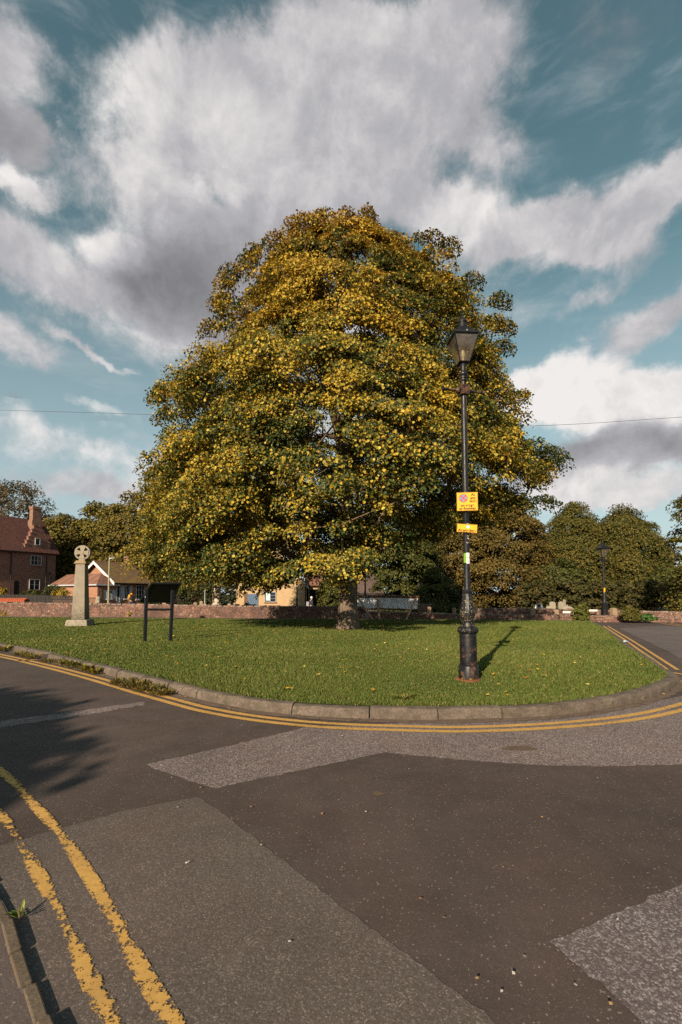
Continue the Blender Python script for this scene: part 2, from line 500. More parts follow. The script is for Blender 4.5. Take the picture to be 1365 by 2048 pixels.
M_CABLE = simple('black_cable', (.03, .03, .035), .6, .1, 3)
def glass_mat():
    t = mat('window_glass')
    t.b.inputs['Base Color'].default_value = (.020, .024, .028, 1)
    t.b.inputs['Roughness'].default_value = .08
    t.b.inputs['Specular IOR Level'].default_value = .5
    return t.m
M_GLASS = glass_mat()
def lantern_glass():
    m = bpy.data.materials.new('lantern_glass')
    m.use_nodes = True
    t = NT(m.node_tree)
    t.n.clear()
    out = t.node('ShaderNodeOutputMaterial')
    pos = t.node('ShaderNodeNewGeometry').outputs['Position']
    tr = t.node('ShaderNodeBsdfTransparent', {'Color': (.90, .87, .80, 1)})
    gl = t.node('ShaderNodeBsdfGlossy', {'Color': (.9, .9, .9, 1), 'Roughness': .06})
    df = t.node('ShaderNodeBsdfDiffuse', {'Color': (.30, .25, .20, 1)})
    dirt = t.mrange(t.noise(pos, 9, 6, .65), .40, .75, .05, .24)
    a = t.node('ShaderNodeMixShader', {0: dirt, 1: tr.outputs[0], 2: df.outputs[0]})
    b = t.node('ShaderNodeMixShader', {0: .07, 1: a.outputs[0], 2: gl.outputs[0]})
    t.l.new(b.outputs[0], out.inputs[0])
    return m
M_LGLASS = lantern_glass()

def leaf_mat(name, trans=.30, rough=.42, spec=.35):
    m = bpy.data.materials.new(name)
    m.use_nodes = True
    t = NT(m.node_tree)
    t.n.clear()
    out = t.node('ShaderNodeOutputMaterial')
    c = t.node('ShaderNodeAttribute', attribute_name='tint').outputs['Color']
    p = t.node('ShaderNodeBsdfPrincipled', {'Base Color': c, 'Roughness': rough, 'Specular IOR Level': spec})
    tl = t.node('ShaderNodeBsdfTranslucent', {'Color': c})
    mx = t.node('ShaderNodeMixShader', {0: trans, 1: p.outputs[0], 2: tl.outputs[0]})
    t.l.new(mx.outputs[0], out.inputs[0])
    return m
M_LEAF = leaf_mat('autumn_leaf', .28, .55, .25)
M_LEAFBG = leaf_mat('dull_leaf', .18, .6, .2)
M_GRASS = leaf_mat('grass_blade', .25, .6, .15)
M_FALLEN = leaf_mat('fallen_leaf', .1, .7, .2)

def bark_mat(name, c1, c2, patch=None):
    t = mat(name)
    p = t.node('ShaderNodeMapping', {'Vector': t.pos, 'Scale': (1, 1, .22)}).outputs[0]
    n = t.noise(p, 16, 8, .7, .6)
    n2 = t.noise(t.pos, 2.0, 5, .6)
    c = t.mix(t.mrange(n, .35, .65), c1, c2)
    c = t.mix(t.mrange(n2, .45, .75, 0, .5), c, tuple(q * .6 for q in c1))
    if patch:
        c = t.mix(t.mrange(t.noise(t.pos, 3.2, 4, .5), .47, .53), c, patch)
    t.put(t.b.inputs['Base Color'], c)
    t.b.inputs['Roughness'].default_value = .9
    bump(t, n, .9, .04)
    return t.m
M_BARK = bark_mat('grey_brown_bark', (.085, .062, .046), (.23, .175, .125))
M_BRANCH = bark_mat('branch_bark', (.10, .065, .04), (.20, .135, .08))
M_BARKD = bark_mat('dark_bark', (.06, .045, .035), (.12, .09, .065))
M_BARKP = bark_mat('mottled_pale_bark', (.42, .36, .27), (.55, .49, .38), (.17, .13, .09))
M_BARKB = bark_mat('birch_bark', (.28, .22, .16), (.42, .34, .26), (.10, .08, .06))
# ------------------------------------------------------------------ the ground
ZL = 0.12                                 # level of the lawn and of everything beyond it
def catmull(pts, step):
    P = [Vector(p) for p in pts]
    P = [P[0] * 2 - P[1]] + P + [P[-1] * 2 - P[-2]]
    out = []
    for i in range(1, len(P) - 2):
        a, b, c, d = P[i - 1:i + 3]
        n = max(2, int((c - b).length / step))
        for k in range(n):
            t = k / n
            out.append(.5 * ((2 * b) + (c - a) * t + (2 * a - 5 * b + 4 * c - d) * t * t + (3 * b - a - 3 * c + d) * t ** 3))
    out.append(P[-2])
    return out
def offset(path, d):
    out = []
    for i, p in enumerate(path):
        t = (path[min(i + 1, len(path) - 1)] - path[max(i - 1, 0)]).normalized()
        out.append(p + Vector((t.y, -t.x, 0)) * d)
    return out

WALLPX = [(-260, 1229, 30.0), (0, 1232, 0), (300, 1234, 0), (550, 1236, 0), (712, 1237, 0)]
wallL = [G(x, y, ZL) for x, y, _ in WALLPX]
WALL_Y = wallL[-1].y
wallR0, wallR1 = G(930, 1238, ZL), G(1620, 1247, .0)
def wall_y(x):
    xs = [p.x for p in wallL] + [wallR0.x, wallR1.x]
    ys = [p.y for p in wallL] + [wallR0.y, wallR1.y]
    return float(np.interp(x, xs, ys))

def ground_z(x, y):
    b = max(0.0, min(1.0, (y - wall_y(x) - .5) / 1.5))
    b = b * b * (3 - 2 * b)
    low = -.55 * max(0.0, min(1.0, (x - 3) / 4.0))
    return -.05 + b * low
gx = np.concatenate([np.linspace(-400, -45, 8), np.linspace(-40, 40, 61), np.linspace(45, 400, 8)])
gy = np.concatenate([np.linspace(-300, -25, 6), np.linspace(-20, 20, 11), np.linspace(22, 40, 37), np.linspace(45, 900, 12)])
gv = [(x, y, ground_z(x, y)) for y in gy for x in gx]
nx = len(gx)
gf = [(j * nx + i, j * nx + i + 1, (j + 1) * nx + i + 1, (j + 1) * nx + i) for j in range(len(gy) - 1) for i in range(nx - 1)]
M_EARTH = simple('earth_and_path', (.10, .085, .065), .95, .4, 1.2, bmp=.2)
tag(link('ground', np_mesh('ground', gv, gf), M_EARTH), kind='structure')

def sheet(name, pts, z, m, jit=0.012, step=0.05, jn=0):
    """a thin surface on the road; its outline is a little ragged"""
    rr = random.Random(jn)
    pts = [Vector((p.x, p.y, 0)) for p in pts]
    out = []
    for i, p in enumerate(pts):
        q = pts[(i + 1) % len(pts)]
        n = max(1, min(400, int((q - p).length / step)))
        for k in range(n):
            v = p.lerp(q, k / n)
            out.append((v.x + rr.gauss(0, jit), v.y + rr.gauss(0, jit), z))
    bm = bmesh.new()
    vs = [bm.verts.new(v) for v in out]
    f = bm.faces.new(vs)
    bm.normal_update()
    if f.normal.z < 0:
        f.normal_flip()
    bmesh.ops.triangulate(bm, faces=bm.faces[:])
    me = bpy.data.meshes.new(name)
    bm.to_mesh(me)
    bm.free()
    return tag(link(name, me, m), kind='structure')

road_back = [(-60, wall_y(-40) + .1), (-16, wall_y(-16) + .1), (0, wall_y(0) + .1), (8, wall_y(8) + .1), (16, wall_y(16) + .1), (24, wall_y(24) + .1), (60, wall_y(24) + .1)]
road = sheet('road', [Vector((-60, -40, 0)), Vector((60, -40, 0))] + [Vector((x, y, 0)) for x, y in reversed(road_back)], 0.0, M_ROAD, 0, 50)
sheet('road_patch', [G(*p) for p in [(130, 1655), (250, 1622), (395, 1594), (440, 1622), (560, 1715), (700, 1825), (850, 1937), (1010, 2060), (1150, 2180), (900, 2500), (-500, 2400), (-400, 1800), (0, 1692)]], .002, M_COARSE, .005, .04, 1)
sheet('road_patch', [G(*p) for p in [(290, 1529), (420, 1501), (620, 1453), (700, 1452), (830, 1444), (985, 1441), (1130, 1434), (1240, 1418), (1330, 1398), (1500, 1370), (1640, 1380), (1600, 1520), (1365, 1530), (1200, 1533), (1080, 1531), (930, 1521), (770, 1505), (600, 1541), (432, 1577), (390, 1566), (330, 1545)]], .002, M_CHIPS, .007, .04, 2)
sheet('road_patch', [G(*p) for p in [(1100, 1886), (1230, 1826), (1365, 1768), (1700, 1640), (2100, 1900), (1900, 2300), (1560, 2290), (1300, 2062), (1200, 1967)]], .002, M_CHIPS2, .006, .04, 3)
sheet('road_patch', [G(*p) for p in [(-90, 1453), (150, 1423), (285, 1404), (292, 1410), (150, 1434), (-90, 1468)]], .002, M_CHIPS, .015, .05, 4)
sheet('road_patch', [G(*p) for p in [(1238, 1256), (1330, 1252), (1500, 1262), (1560, 1340), (1400, 1338), (1330, 1300)]], .002, M_LANE, .012, .15, 6)
M_RUST = simple('rusty_stain', (.120, .080, .055), .9, .3, 10)
for i, (x, y, rx, ry) in enumerate([(1040, 1497, 34, 4.5), (755, 1588, 12, 5)]):
    sheet('road_stain', [G(x + rx * math.cos(a) * (1 + .2 * math.sin(3 * a + i)), y + ry * math.sin(a)) for a in np.linspace(0, 2 * math.pi, 18)[:-1]], 0.0045, M_RUST, .004, .04, 10 + i)

# kerb round the lawn: outer top edge
KPX = [(-700, 1180 + 0), (-330, 1232), (0, 1288), (100, 1310), (200, 1332), (300, 1356), (360, 1371), (420, 1385), (530, 1403), (670, 1413), (830, 1418), (985, 1416), (1130, 1408), (1240, 1392), (1310, 1374), (1350, 1356)]
kp = [G(x, y, ZL) for x, y in KPX if y > 1215]
edge_r = [G(x, y, ZL) for x, y in [(1353, 1346), (1338, 1337), (1296, 1311), (1250, 1283), (1214, 1257), (1196, 1247)]]
kpath = catmull(kp + edge_r, .12)
dist = [0.0]
for a, b in zip(kpath, kpath[1:]):
    dist.append(dist[-1] + (b - a).length)
def at(path, dd, s):
    i = int(np.searchsorted(dd, s)) - 1
    i = max(0, min(len(path) - 2, i))
    f = (s - dd[i]) / max(1e-6, dd[i + 1] - dd[i])
    p = path[i].lerp(path[i + 1], f)
    t = (path[i + 1] - path[i]).normalized()
    return p, Vector((-t.y, t.x, 0))       # point, direction towards the lawn
kb = MB()
s0 = 0.0
rk = random.Random(3)
while s0 < dist[-1] - .2:
    L = min(rk.uniform(.74, .92), dist[-1] - s0)
    dz, dn = rk.gauss(0, .005), rk.gauss(0, .006)
    n = 6
    rings = []
    for k in range(n + 1):
        p, nrm = at(kpath, dist, s0 + .007 + (L - .014) * k / n)
        e = 1.0 if 0 < k < n else 0.0
        j = lambda a: rk.gauss(0, a)
        prof = [(-.012, -.05), (-.010, .04 + j(.006)), (-.004 + j(.004), ZL - .035 + j(.004) - .006 * (1 - e)), (.022 + j(.006), ZL - .004 + j(.003) - .006 * (1 - e)), (.075, ZL + .002 + j(.002)), (.135, ZL - .002), (.14, -.05)]
        rings.append([p + nrm * (q + dn) + Vector((0, 0, z - ZL + dz)) for q, z in prof])
    m = len(rings[0])
    vs = [v for r in rings for v in r]
    fs = [(i * m + k, i * m + k + 1, (i + 1) * m + k + 1, (i + 1) * m + k) for i in range(n) for k in range(m - 1)]
    fs += [tuple(range(m - 1, -1, -1)), tuple(n * m + k for k in range(m))]
    kb.add(vs, fs)
    s0 += L
tag(kb.build('kerb', M_KERB), kind='structure')

# lawn inside the kerb
inner = [at(kpath, dist, s)[0] + at(kpath, dist, s)[1] * .125 for s in np.linspace(0, dist[-1], 220)]
back = [G(x, y, ZL) for x, y in [(1180, 1242), (1000, 1239.6), (712, 1239.0), (550, 1238.2), (300, 1236.4), (0, 1234.4), (-260, 1231.0)]]
lawn_poly = [Vector((p.x, p.y, ZL)) for p in inner + back]
lp = np.array([(p.x, p.y) for p in lawn_poly])
def inside(px, py, poly=lp):
    r = np.zeros(len(px), bool)
    j = len(poly) - 1
    for i in range(len(poly)):
        xi, yi = poly[i]
        xj, yj = poly[j]
        if yi != yj:
            r ^= ((yi > py) != (yj > py)) & (px < (xj - xi) * (py - yi) / (yj - yi) + xi)
        j = i
    return r
def lawn_mat():
    t = mat('lawn_turf')
    n = t.noise(t.pos, 1.1, 6, .65)
    n2 = t.noise(t.pos, 30, 5, .7)
    c = t.mix(t.mrange(n, .35, .7), (.060, .072, .016), (.105, .098, .026))
    c = t.mix(t.mrange(n2, .3, .7, .6, 0), c, (.03, .035, .01))
    t.put(t.b.inputs['Base Color'], c)
    t.b.inputs['Roughness'].default_value = .95
    bump(t, n2, .8, .04)
    return t.m
sheet('lawn', lawn_poly, ZL - .006, lawn_mat(), 0, 50)
sheet('path', [G(x, y, ZL) for x, y in [(-400, 1229), (0, 1234.4), (300, 1236.4), (550, 1238.2), (712, 1239), (1000, 1239.6), (1180, 1242), (1190, 1240), (930, 1237), (712, 1236), (300, 1233), (-400, 1226)]], ZL - .012, M_PAVE, 0, 50)

def patchy(x, y):
    s = np.zeros(len(x))
    r2 = np.random.default_rng(5)
    for k in range(14):
        f = r2.uniform(.25, 2.4)
        a = r2.uniform(0, 6.28)
        s += np.sin(f * (x * np.cos(a) + y * np.sin(a)) + r2.uniform(0, 6.28)) / (f ** .5)
    return s / 4.0
TREE = G(695, 1257, ZL)
LAMP = G(938, 1359, ZL)
def grass():
    n = 800000
    u = rng.random(n)
    d = (3.6 ** .35 + u * (33 ** .35 - 3.6 ** .35)) ** (1 / .35)
    a = rng.uniform(-.92, .84, n)
    x, y = d * np.sin(a), d * np.cos(a)
    ok = inside(x, y)
    ok &= np.hypot(x - TREE.x, y - TREE.y) > .62
    ok &= np.hypot(x - LAMP.x, y - LAMP.y) > .17
    x, y, d = x[ok], y[ok], d[ok]
    n = len(x)
    pt = patchy(x, y)
    hgt = (.045 + .022 * pt) * rng.uniform(.55, 1.5, n) + .010
    # a longer fringe along the kerb
    kx = np.array([(p.x, p.y) for p in kpath[::6]])
    near = np.full(n, 9.0)
    for q in kx:
        near = np.minimum(near, np.hypot(x - q[0], y - q[1]))
    fr = np.clip(1 - near / .35, 0, 1)
    hgt = np.clip(hgt * .62, .016, .07) + .026 * fr * rng.random(n)
    wd = (.0024 + .00085 * d) * rng.uniform(.7, 1.3, n)
    th = rng.uniform(0, 2 * np.pi, n)
    le = rng.uniform(.15, .95, n) * hgt
    ph = rng.uniform(0, 2 * np.pi, n)
    z = np.full(n, ZL - .008)
    v = np.zeros((n, 3, 3), np.float32)
    v[:, 0] = np.c_[x - np.cos(th) * wd, y - np.sin(th) * wd, z]
    v[:, 1] = np.c_[x + np.cos(th) * wd, y + np.sin(th) * wd, z]
    v[:, 2] = np.c_[x + np.cos(ph) * le, y + np.sin(ph) * le, z + hgt]
    g1, g2, g3 = np.array([.080, .116, .022]), np.array([.138, .160, .037]), np.array([.27, .215, .085])
    m = np.clip(rng.random(n) * .75 + .32 * pt + .08, 0, 1)[:, None]
    c = g1 * (1 - m) + g2 * m
    dry = (rng.random(n) < .07 + .06 * (patchy(y * 1.3, x * .7) > .5))[:, None]
    c = np.where(dry, g3, c) * rng.uniform(.84, 1.16, (n, 1))
    bare = np.clip(1.5 - np.hypot(x - TREE.x, (y - TREE.y)) / .7, 0, 1)[:, None]
    c = c * (1 - bare) + np.array([.13, .08, .04]) * bare
    f = np.arange(n * 3).reshape(n, 3)
    me = np_mesh('grass', v.reshape(-1, 3), f, np.repeat(c, 3, 0), 3)
    return tag(link('grass', me, M_GRASS), 'short green grass covering the island lawn', 'grass', kind='stuff')
grass()

def flat_leaves(name, x, y, z, size, cols, label, m=None):
    n = len(x)
    th = rng.uniform(0, 6.28, n)
    s = size * rng.uniform(.6, 1.3, n)
    tilt = rng.uniform(-.5, .5, (n, 4))
    v = np.zeros((n, 4, 3), np.float32)
    for k, (a, b) in enumerate(((-1, 0), (0, -.75), (1.1, 0), (0, .75))):
        v[:, k, 0] = x + s * (a * np.cos(th) - b * np.sin(th))
        v[:, k, 1] = y + s * (a * np.sin(th) + b * np.cos(th))
        v[:, k, 2] = z + s * (tilt[:, k] * .8 + .5)
    c = cols[rng.integers(0, len(cols), n)] * rng.uniform(.7, 1.2, (n, 1))
    me = np_mesh(name, v.reshape(-1, 3), np.arange(n * 4).reshape(n, 4), np.repeat(c, 4, 0), 4)
    return tag(link(name, me, m or M_FALLEN), label, 'fallen leaves', kind='stuff')
YEL = np.array([[.58, .36, .03], [.50, .26, .03], [.40, .17, .03], [.60, .44, .10]])
n = 2300
fa, fd = rng.uniform(-.8, .75, n), rng.uniform(6, 27, n)
fx, fy = fd * np.sin(fa), fd * np.cos(fa)
keep = inside(fx, fy) & (rng.random(n) < np.exp(-((fx - TREE.x) ** 2 + (fy - TREE.y + 2) ** 2) / 90))
flat_leaves('fallen_leaves', fx[keep], fy[keep], np.full(keep.sum(), ZL + .028), .027, YEL, 'small yellow leaves lying scattered on the lawn')
n = 420
s_ = rng.uniform(0, dist[-1], n)
q_ = [at(kpath, dist, s) for s in s_]
off = -np.abs(rng.normal(.02, .10, n)) - .02
flat_leaves('fallen_leaves', np.array([p.x + nn.x * o for (p, nn), o in zip(q_, off)]), np.array([p.y + nn.y * o for (p, nn), o in zip(q_, off)]), np.full(n, .008), .016, np.array([[.30, .17, .06], [.22, .12, .06], [.42, .30, .12], [.16, .11, .07]]), 'small brown leaves and grit gathered in the kerb gutter')
n = 260
rx_, ry_ = rng.uniform(-3.5, 4.5, n), rng.uniform(1.0, 6.0, n)
okk = ~inside(rx_, ry_) & (rx_ > -1.4)
flat_leaves('fallen_leaves', rx_[okk], ry_[okk], np.full(okk.sum(), .012), .0065, np.array([[.42, .26, .12], [.5, .46, .40], [.30, .16, .08], [.6, .56, .5]]), 'tiny dry leaf flakes and pale grit on the asphalt')
LIT = [(1240, 1236, .7), (1232, 1238, .6), (1250, 1238, .8), (1110, 1237, .9), (1140, 1238, .7), (1180, 1239, .5), (1300, 1240, .5)]
lx, ly = [], []
for (x, y, s) in LIT:
    p = G(x, y, .03)
    k = 90
    lx += list(p.x + rng.normal(0, s * .6, k))
    ly += list(p.y + rng.normal(0, .12, k))
flat_leaves('fallen_leaves', np.array(lx), np.array(ly), np.full(len(lx), .05) + rng.random(len(lx)) * .1, .06, YEL * .8, 'drift of yellow leaves against the foot of the right brick wall')

# gutter dirt between kerb and lines
def dirt_mat():
    t = mat('gutter_dirt')
    n = t.noise(t.pos, 9, 8, .7)
    e = t.node('ShaderNodeAttribute', attribute_name='edge').outputs['Fac']
    t.put(t.b.inputs['Base Color'], t.mix(t.mrange(n, .3, .7), (.085, .058, .042), (.17, .12, .088)))
    t.put(t.b.inputs['Alpha'], t.mrange(t.math('SUBTRACT', n, t.math('MULTIPLY', e, .42)), .22, .40))
    t.b.inputs['Roughness'].default_value = .95
    bump(t, t.noise(t.pos, 60, 4, .7), .6, .01)
    return t.m
def strip(name, path, z, w, m, wear=None):
    """a ribbon centred on the path, with how near each point is to its edge"""
    cols = (-1, -.35, .35, 1) if w > .02 else (-1, 1)
    vs, ed, we = [], [], []
    for i, p in enumerate(path):
        t = (path[min(i + 1, len(path) - 1)] - path[max(i - 1, 0)]).normalized()
        nrm = Vector((-t.y, t.x, 0))
        for k in cols:
            q = p + nrm * (k * w)
            vs.append((q.x, q.y, z))
            ed.append(1.0 if abs(k) == 1 else 0.0)
            we.append(wear(i / max(1, len(path) - 1)) if wear else 0.0)
    n = len(cols)
    fs = [(i * n + k, (i + 1) * n + k, (i + 1) * n + k + 1, i * n + k + 1) for i in range(len(path) - 1) for k in range(n - 1)]
    me = np_mesh(name, vs, fs)
    for nm, data in (('edge', ed), ('wear', we)):
        at_ = me.attributes.new(nm, 'FLOAT', 'POINT')
        at_.data.foreach_set('value', np.array(data, np.float32))
    me.update()
    return tag(link(name, me, m), kind='structure')
strip('gutter', offset(kpath[::2], .06), .004, .13, dirt_mat())

# double yellow lines
L1 = [(-260, 1256), (0, 1309), (60, 1322), (120, 1336), (200, 1357), (280, 1380), (350, 1399), (420, 1417), (520, 1434), (650, 1447), (800, 1453), (930, 1455), (1080, 1449), (1200, 1439), (1290, 1426), (1365, 1408), (1425, 1390), (1440, 1374), (1410, 1358), (1343, 1345)]
c1 = catmull([G(*p) for p in L1], .1)
gone = lambda f: .34
strip('road_marking', c1, .006, .042, M_PAINT, lambda f: .10)
strip('road_marking', offset(c1, .150)[:-24], .006, .042, M_PAINT, lambda f: .14)
c2 = catmull([G(*p) for p in [(1334, 1339), (1290, 1308), (1250, 1280), (1207, 1252)]], .1)
strip('road_marking', c2, .006, .036, M_PAINT, lambda f: .02)
strip('road_marking', offset(c2, .17), .006, .036, M_PAINT, lambda f: .02)
for q in ([(1322, 1246.5), (1365, 1253.5), (1460, 1270)], [(1338, 1246.2), (1380, 1252.6), (1470, 1267)]):
    strip('road_marking', catmull([G(*p) for p in q], .1), .006, .04, M_PAINT, lambda f: .05)
LA = [(-130, 1440), (0, 1542), (60, 1602), (108, 1655), (150, 1711), (192, 1777), (236, 1852), (282, 1942), (340, 2040), (400, 2140), (520, 2400)]
LB = [(-200, 1500), (-90, 1560), (0, 1632), (42, 1692), (78, 1752), (114, 1817), (152, 1900), (192, 1985), (232, 2062), (330, 2300)]
strip('road_marking', catmull([G(*p) for p in LA], .05), .006, .034, M_PAINT, lambda f: .48 + .16 * math.sin(f * 41))
strip('road_marking', catmull([G(*p) for p in LB], .05), .006, .034, M_PAINT, lambda f: .60 + .26 * math.sin(f * 33 + 1.3))

# pavement with narrow edging stones at the near left
ez = .022
epx = [(-400, 1500), (-150, 1650), (-60, 1740), (0, 1842), (22, 1925), (52, 2018), (66, 2052), (110, 2170), (200, 2420)]
epath = [G(x, y, ez) for x, y in epx]
ed = [0.0]
epath = catmull(epath, .03)
for a, b in zip(epath, epath[1:]):
    ed.append(ed[-1] + (b - a).length)
eb = MB()
s0 = 0.0
re_ = random.Random(8)
while s0 < ed[-1] - .05:
    L = re_.choice((.19, .23, .21, .17))
    p, nrm = at(epath, ed, s0 + L / 2)
    t = Vector((nrm.y, -nrm.x, 0))
    ang = math.atan2(t.y, t.x)
    c = p + nrm * (.022 + re_.gauss(0, .005))
    eb.box((c.x, c.y, ez - .07 + re_.gauss(0, .003)), (L - .005, .042 + re_.gauss(0, .002), .15), ang + re_.gauss(0, .012), .97)
    s0 += L
eo = eb.build('kerb_edging', M_EDGE, bevel=.006)
tag(eo, kind='structure')
pv = offset(epath[::4], -.040)
sheet('pavement', pv + [Vector((-40, pv[-1].y, 0)), Vector((-40, pv[0].y + 6, 0))], ez - .005, M_PAVE, 0, 5)
# ------------------------------------------------------------------ trees
def leaf_mesh(name, C, A, N, S, colors, fold=.16, wide=1.0):
    """one small folded leaf (two quads) per row: C base, A axis, N normal, S size"""
    n = len(C)
    A = A / np.linalg.norm(A, axis=1, keepdims=True)
    N = N - A * np.sum(N * A, 1, keepdims=True)
    N = N / (np.linalg.norm(N, axis=1, keepdims=True) + 1e-9)
    B = np.cross(N, A)
    T = np.array([(0, 0, 0), (.28, .46, fold), (.72, .34, fold * .7), (1.0, 0, -.08), (.72, -.34, fold * .7), (.28, -.46, fold)])
    v = np.zeros((n, 6, 3), np.float32)
    for k in range(6):
        v[:, k] = C + (A * T[k, 0] + B * (T[k, 1] * wide) + N * T[k, 2]) * S[:, None]
    idx = (np.arange(n) * 6)[:, None]
    f = np.concatenate([idx + np.array([0, 3, 2, 1]), idx + np.array([0, 5, 4, 3])], 1).reshape(-1, 4)
    return np_mesh(name, v.reshape(-1, 3), f, np.repeat(colors, 6, 0), 4)

def unit(r, n):
    v = r.normal(0, 1, (n, 3))
    return v / np.linalg.norm(v, axis=1, keepdims=True)

def skeleton(r, trunk, clumps, axis_xy, step=1.0, rise=.9):
    """join every clump to the nearest suitable point of what has grown so far"""
    nodes = [np.array(p, float) for p in trunk]
    par = [-1] + list(range(len(trunk) - 1))
    first = max(1, int(len(trunk) * .22))
    order = np.argsort(np.hypot(clumps[:, 0] - axis_xy[0], clumps[:, 1] - axis_xy[1]) + .25 * np.abs(clumps[:, 2] - clumps[:, 2].mean()))
    P = np.zeros((len(trunk) + len(clumps) * 14, 3))
    P[:len(trunk)] = nodes
    P[:first] += 1e6
    for ci in order:
        c = clumps[ci]
        m = len(nodes)
        d = np.linalg.norm(P[:m] - c, axis=1)
        up = np.maximum(0, (P[:m, 2] - c[2]) / (d + .01) + .25)
        j = int(np.argmin(d * (1 + rise * up)))
        a = nodes[j]
        dd = np.linalg.norm(c - a)
        k = max(1, int(dd / step))
        sag = np.array([0, 0, .10 * dd]) + r.normal(0, .05 * dd, 3)
        last = j
        for q in range(1, k + 1):
            t = q / k
            p = a + (c - a) * t + sag * (4 * t * (1 - t)) + (r.normal(0, .05, 3) if q < k else 0)
            if len(nodes) >= len(P):
                break
            P[len(nodes)] = p
            nodes.append(p)
            par.append(last)
            last = len(nodes) - 1
    cnt = np.ones(len(nodes))
    for i in range(len(nodes) - 1, 0, -1):
        if par[i] >= 0:
            cnt[par[i]] += cnt[i] * .55 if False else cnt[i]
    return np.array(nodes), par, cnt

def branch_mesh(name, nodes, par, cnt, skip, r0, ex, rmax, sides=5, rmin=0.0):
    V, Fc, b = [], [], 0
    ang = np.linspace(0, 2 * np.pi, sides, endpoint=False)
    for i in range(skip, len(nodes)):
        p = par[i]
        if p < 0:
            continue
        A, B = nodes[p], nodes[i]
        t = B - A
        L = np.linalg.norm(t)
        if L < 1e-5:
            continue
        t = t / L
        ra = min(rmax, r0 * min(cnt[p], cnt[i] * 1.8) ** ex)
        rb = min(rmax, r0 * cnt[i] ** ex)
        if ra < rmin:
            continue
        u = np.cross(t, (0, 0, 1.0)) if abs(t[2]) < .95 else np.cross(t, (1.0, 0, 0))
        u = u / np.linalg.norm(u)
        w = np.cross(t, u)
        ring = np.outer(np.cos(ang), u) + np.outer(np.sin(ang), w)
        V.append(A - t * ra * .3 + ring * ra)
        V.append(B + t * rb * .3 + ring * rb)
        k = np.arange(sides)
        Fc.append(np.c_[b + k, b + (k + 1) % sides, b + sides + (k + 1) % sides, b + sides + k])
        b += 2 * sides
    return np_mesh(name, np.concatenate(V), np.concatenate(Fc))

def sprays(r, cl, out, per, rad, flat, droop, size, palette, pw, upn=.55, dome=.6):
    """leaves of all clumps: flattened drooping sprays"""
    n = len(cl) * per
    ci = np.repeat(np.arange(len(cl)), per)
    q = unit(r, n) * (r.random(n) ** .34)[:, None]
    rr = rad[ci] if hasattr(rad, '__len__') else np.full(n, rad)
    up_ = (r.random(n) < dome)
    q[:, 2] = np.where(up_, np.abs(q[:, 2]), q[:, 2])
    off = q * rr[:, None]
    off[:, 2] *= flat
    o = out[ci]
    along = np.sum(off[:, :2] * o[:, :2], 1)
    off[:, 2] -= droop * np.maximum(0, along + .3 * rr) ** 2 / rr
    off += o * (np.abs(q[:, 2]) * 0)[:, None]
    C = cl[ci] + off
    N = o * .75 + np.array([0, 0, upn]) + q * .5 + unit(r, n) * .62
    A = np.c_[o[:, :2] * .6, np.full(n, -.55)] + unit(r, n) * .8
    S = size * r.uniform(.55, 1.45, n)
    P = np.array(palette)
    if pw.ndim == 1:
        pw = np.repeat(pw[None], len(cl), 0)
    cum = np.cumsum(pw / pw.sum(1, keepdims=True), 1)
    pick = (r.random(n)[:, None] > cum[ci]).sum(1).clip(0, len(P) - 1)
    w2 = (r.random(n) ** 1.5 * .65)[:, None]
    pick2 = (r.random(n)[:, None] > cum[ci]).sum(1).clip(0, len(P) - 1)
    col = (P[pick] * (1 - w2) + P[pick2] * w2) * r.uniform(.78, 1.22, (n, 1))
    return C, A, N, S, col

# --- the big lime in the middle of the lawn: its outline gives the reach of the crown on either side
YT = TREE.y
OUTL = [(575, 425), (545, 480), (490, 520), (455, 560), (437, 600), (415, 655), (412, 715), (362, 745), (312, 790), (318, 850), (305, 905), (298, 960), (300, 1010), (280, 1070), (275, 1105), (300, 1140), (400, 1165), (520, 1180)]
OUTR = [(760, 425), (800, 455), (825, 470), (880, 492), (880, 530), (935, 560), (978, 600), (996, 640), (1012, 662), (1015, 705), (1010, 735), (1040, 785), (1042, 850), (1040, 885), (1112, 920), (1082, 955), (1075, 1000), (1000, 1045), (860, 1085), (740, 1120)]
KD = .82
def limb_point(x, y, side):
    """height and reach of a crown whose rounded side is seen at this pixel"""
    q = D(x, y, YT)
    m = abs(q.x - TREE.x) / YT
    rr = YT * m / math.sqrt(1 + KD * KD * m * m)
    return D(x, y, YT - KD * KD * rr * rr / YT).z, rr
pl = np.array([limb_point(x, y, -1) for x, y in OUTL][::-1])
pr = np.array([limb_point(x, y, 1) for x, y in OUTR][::-1])
ztop = D(700, 438, YT * .97).z
pl = np.vstack([pl, (ztop, .3)])
pr = np.vstack([pr, (ztop, .6)])
NCL = 1130
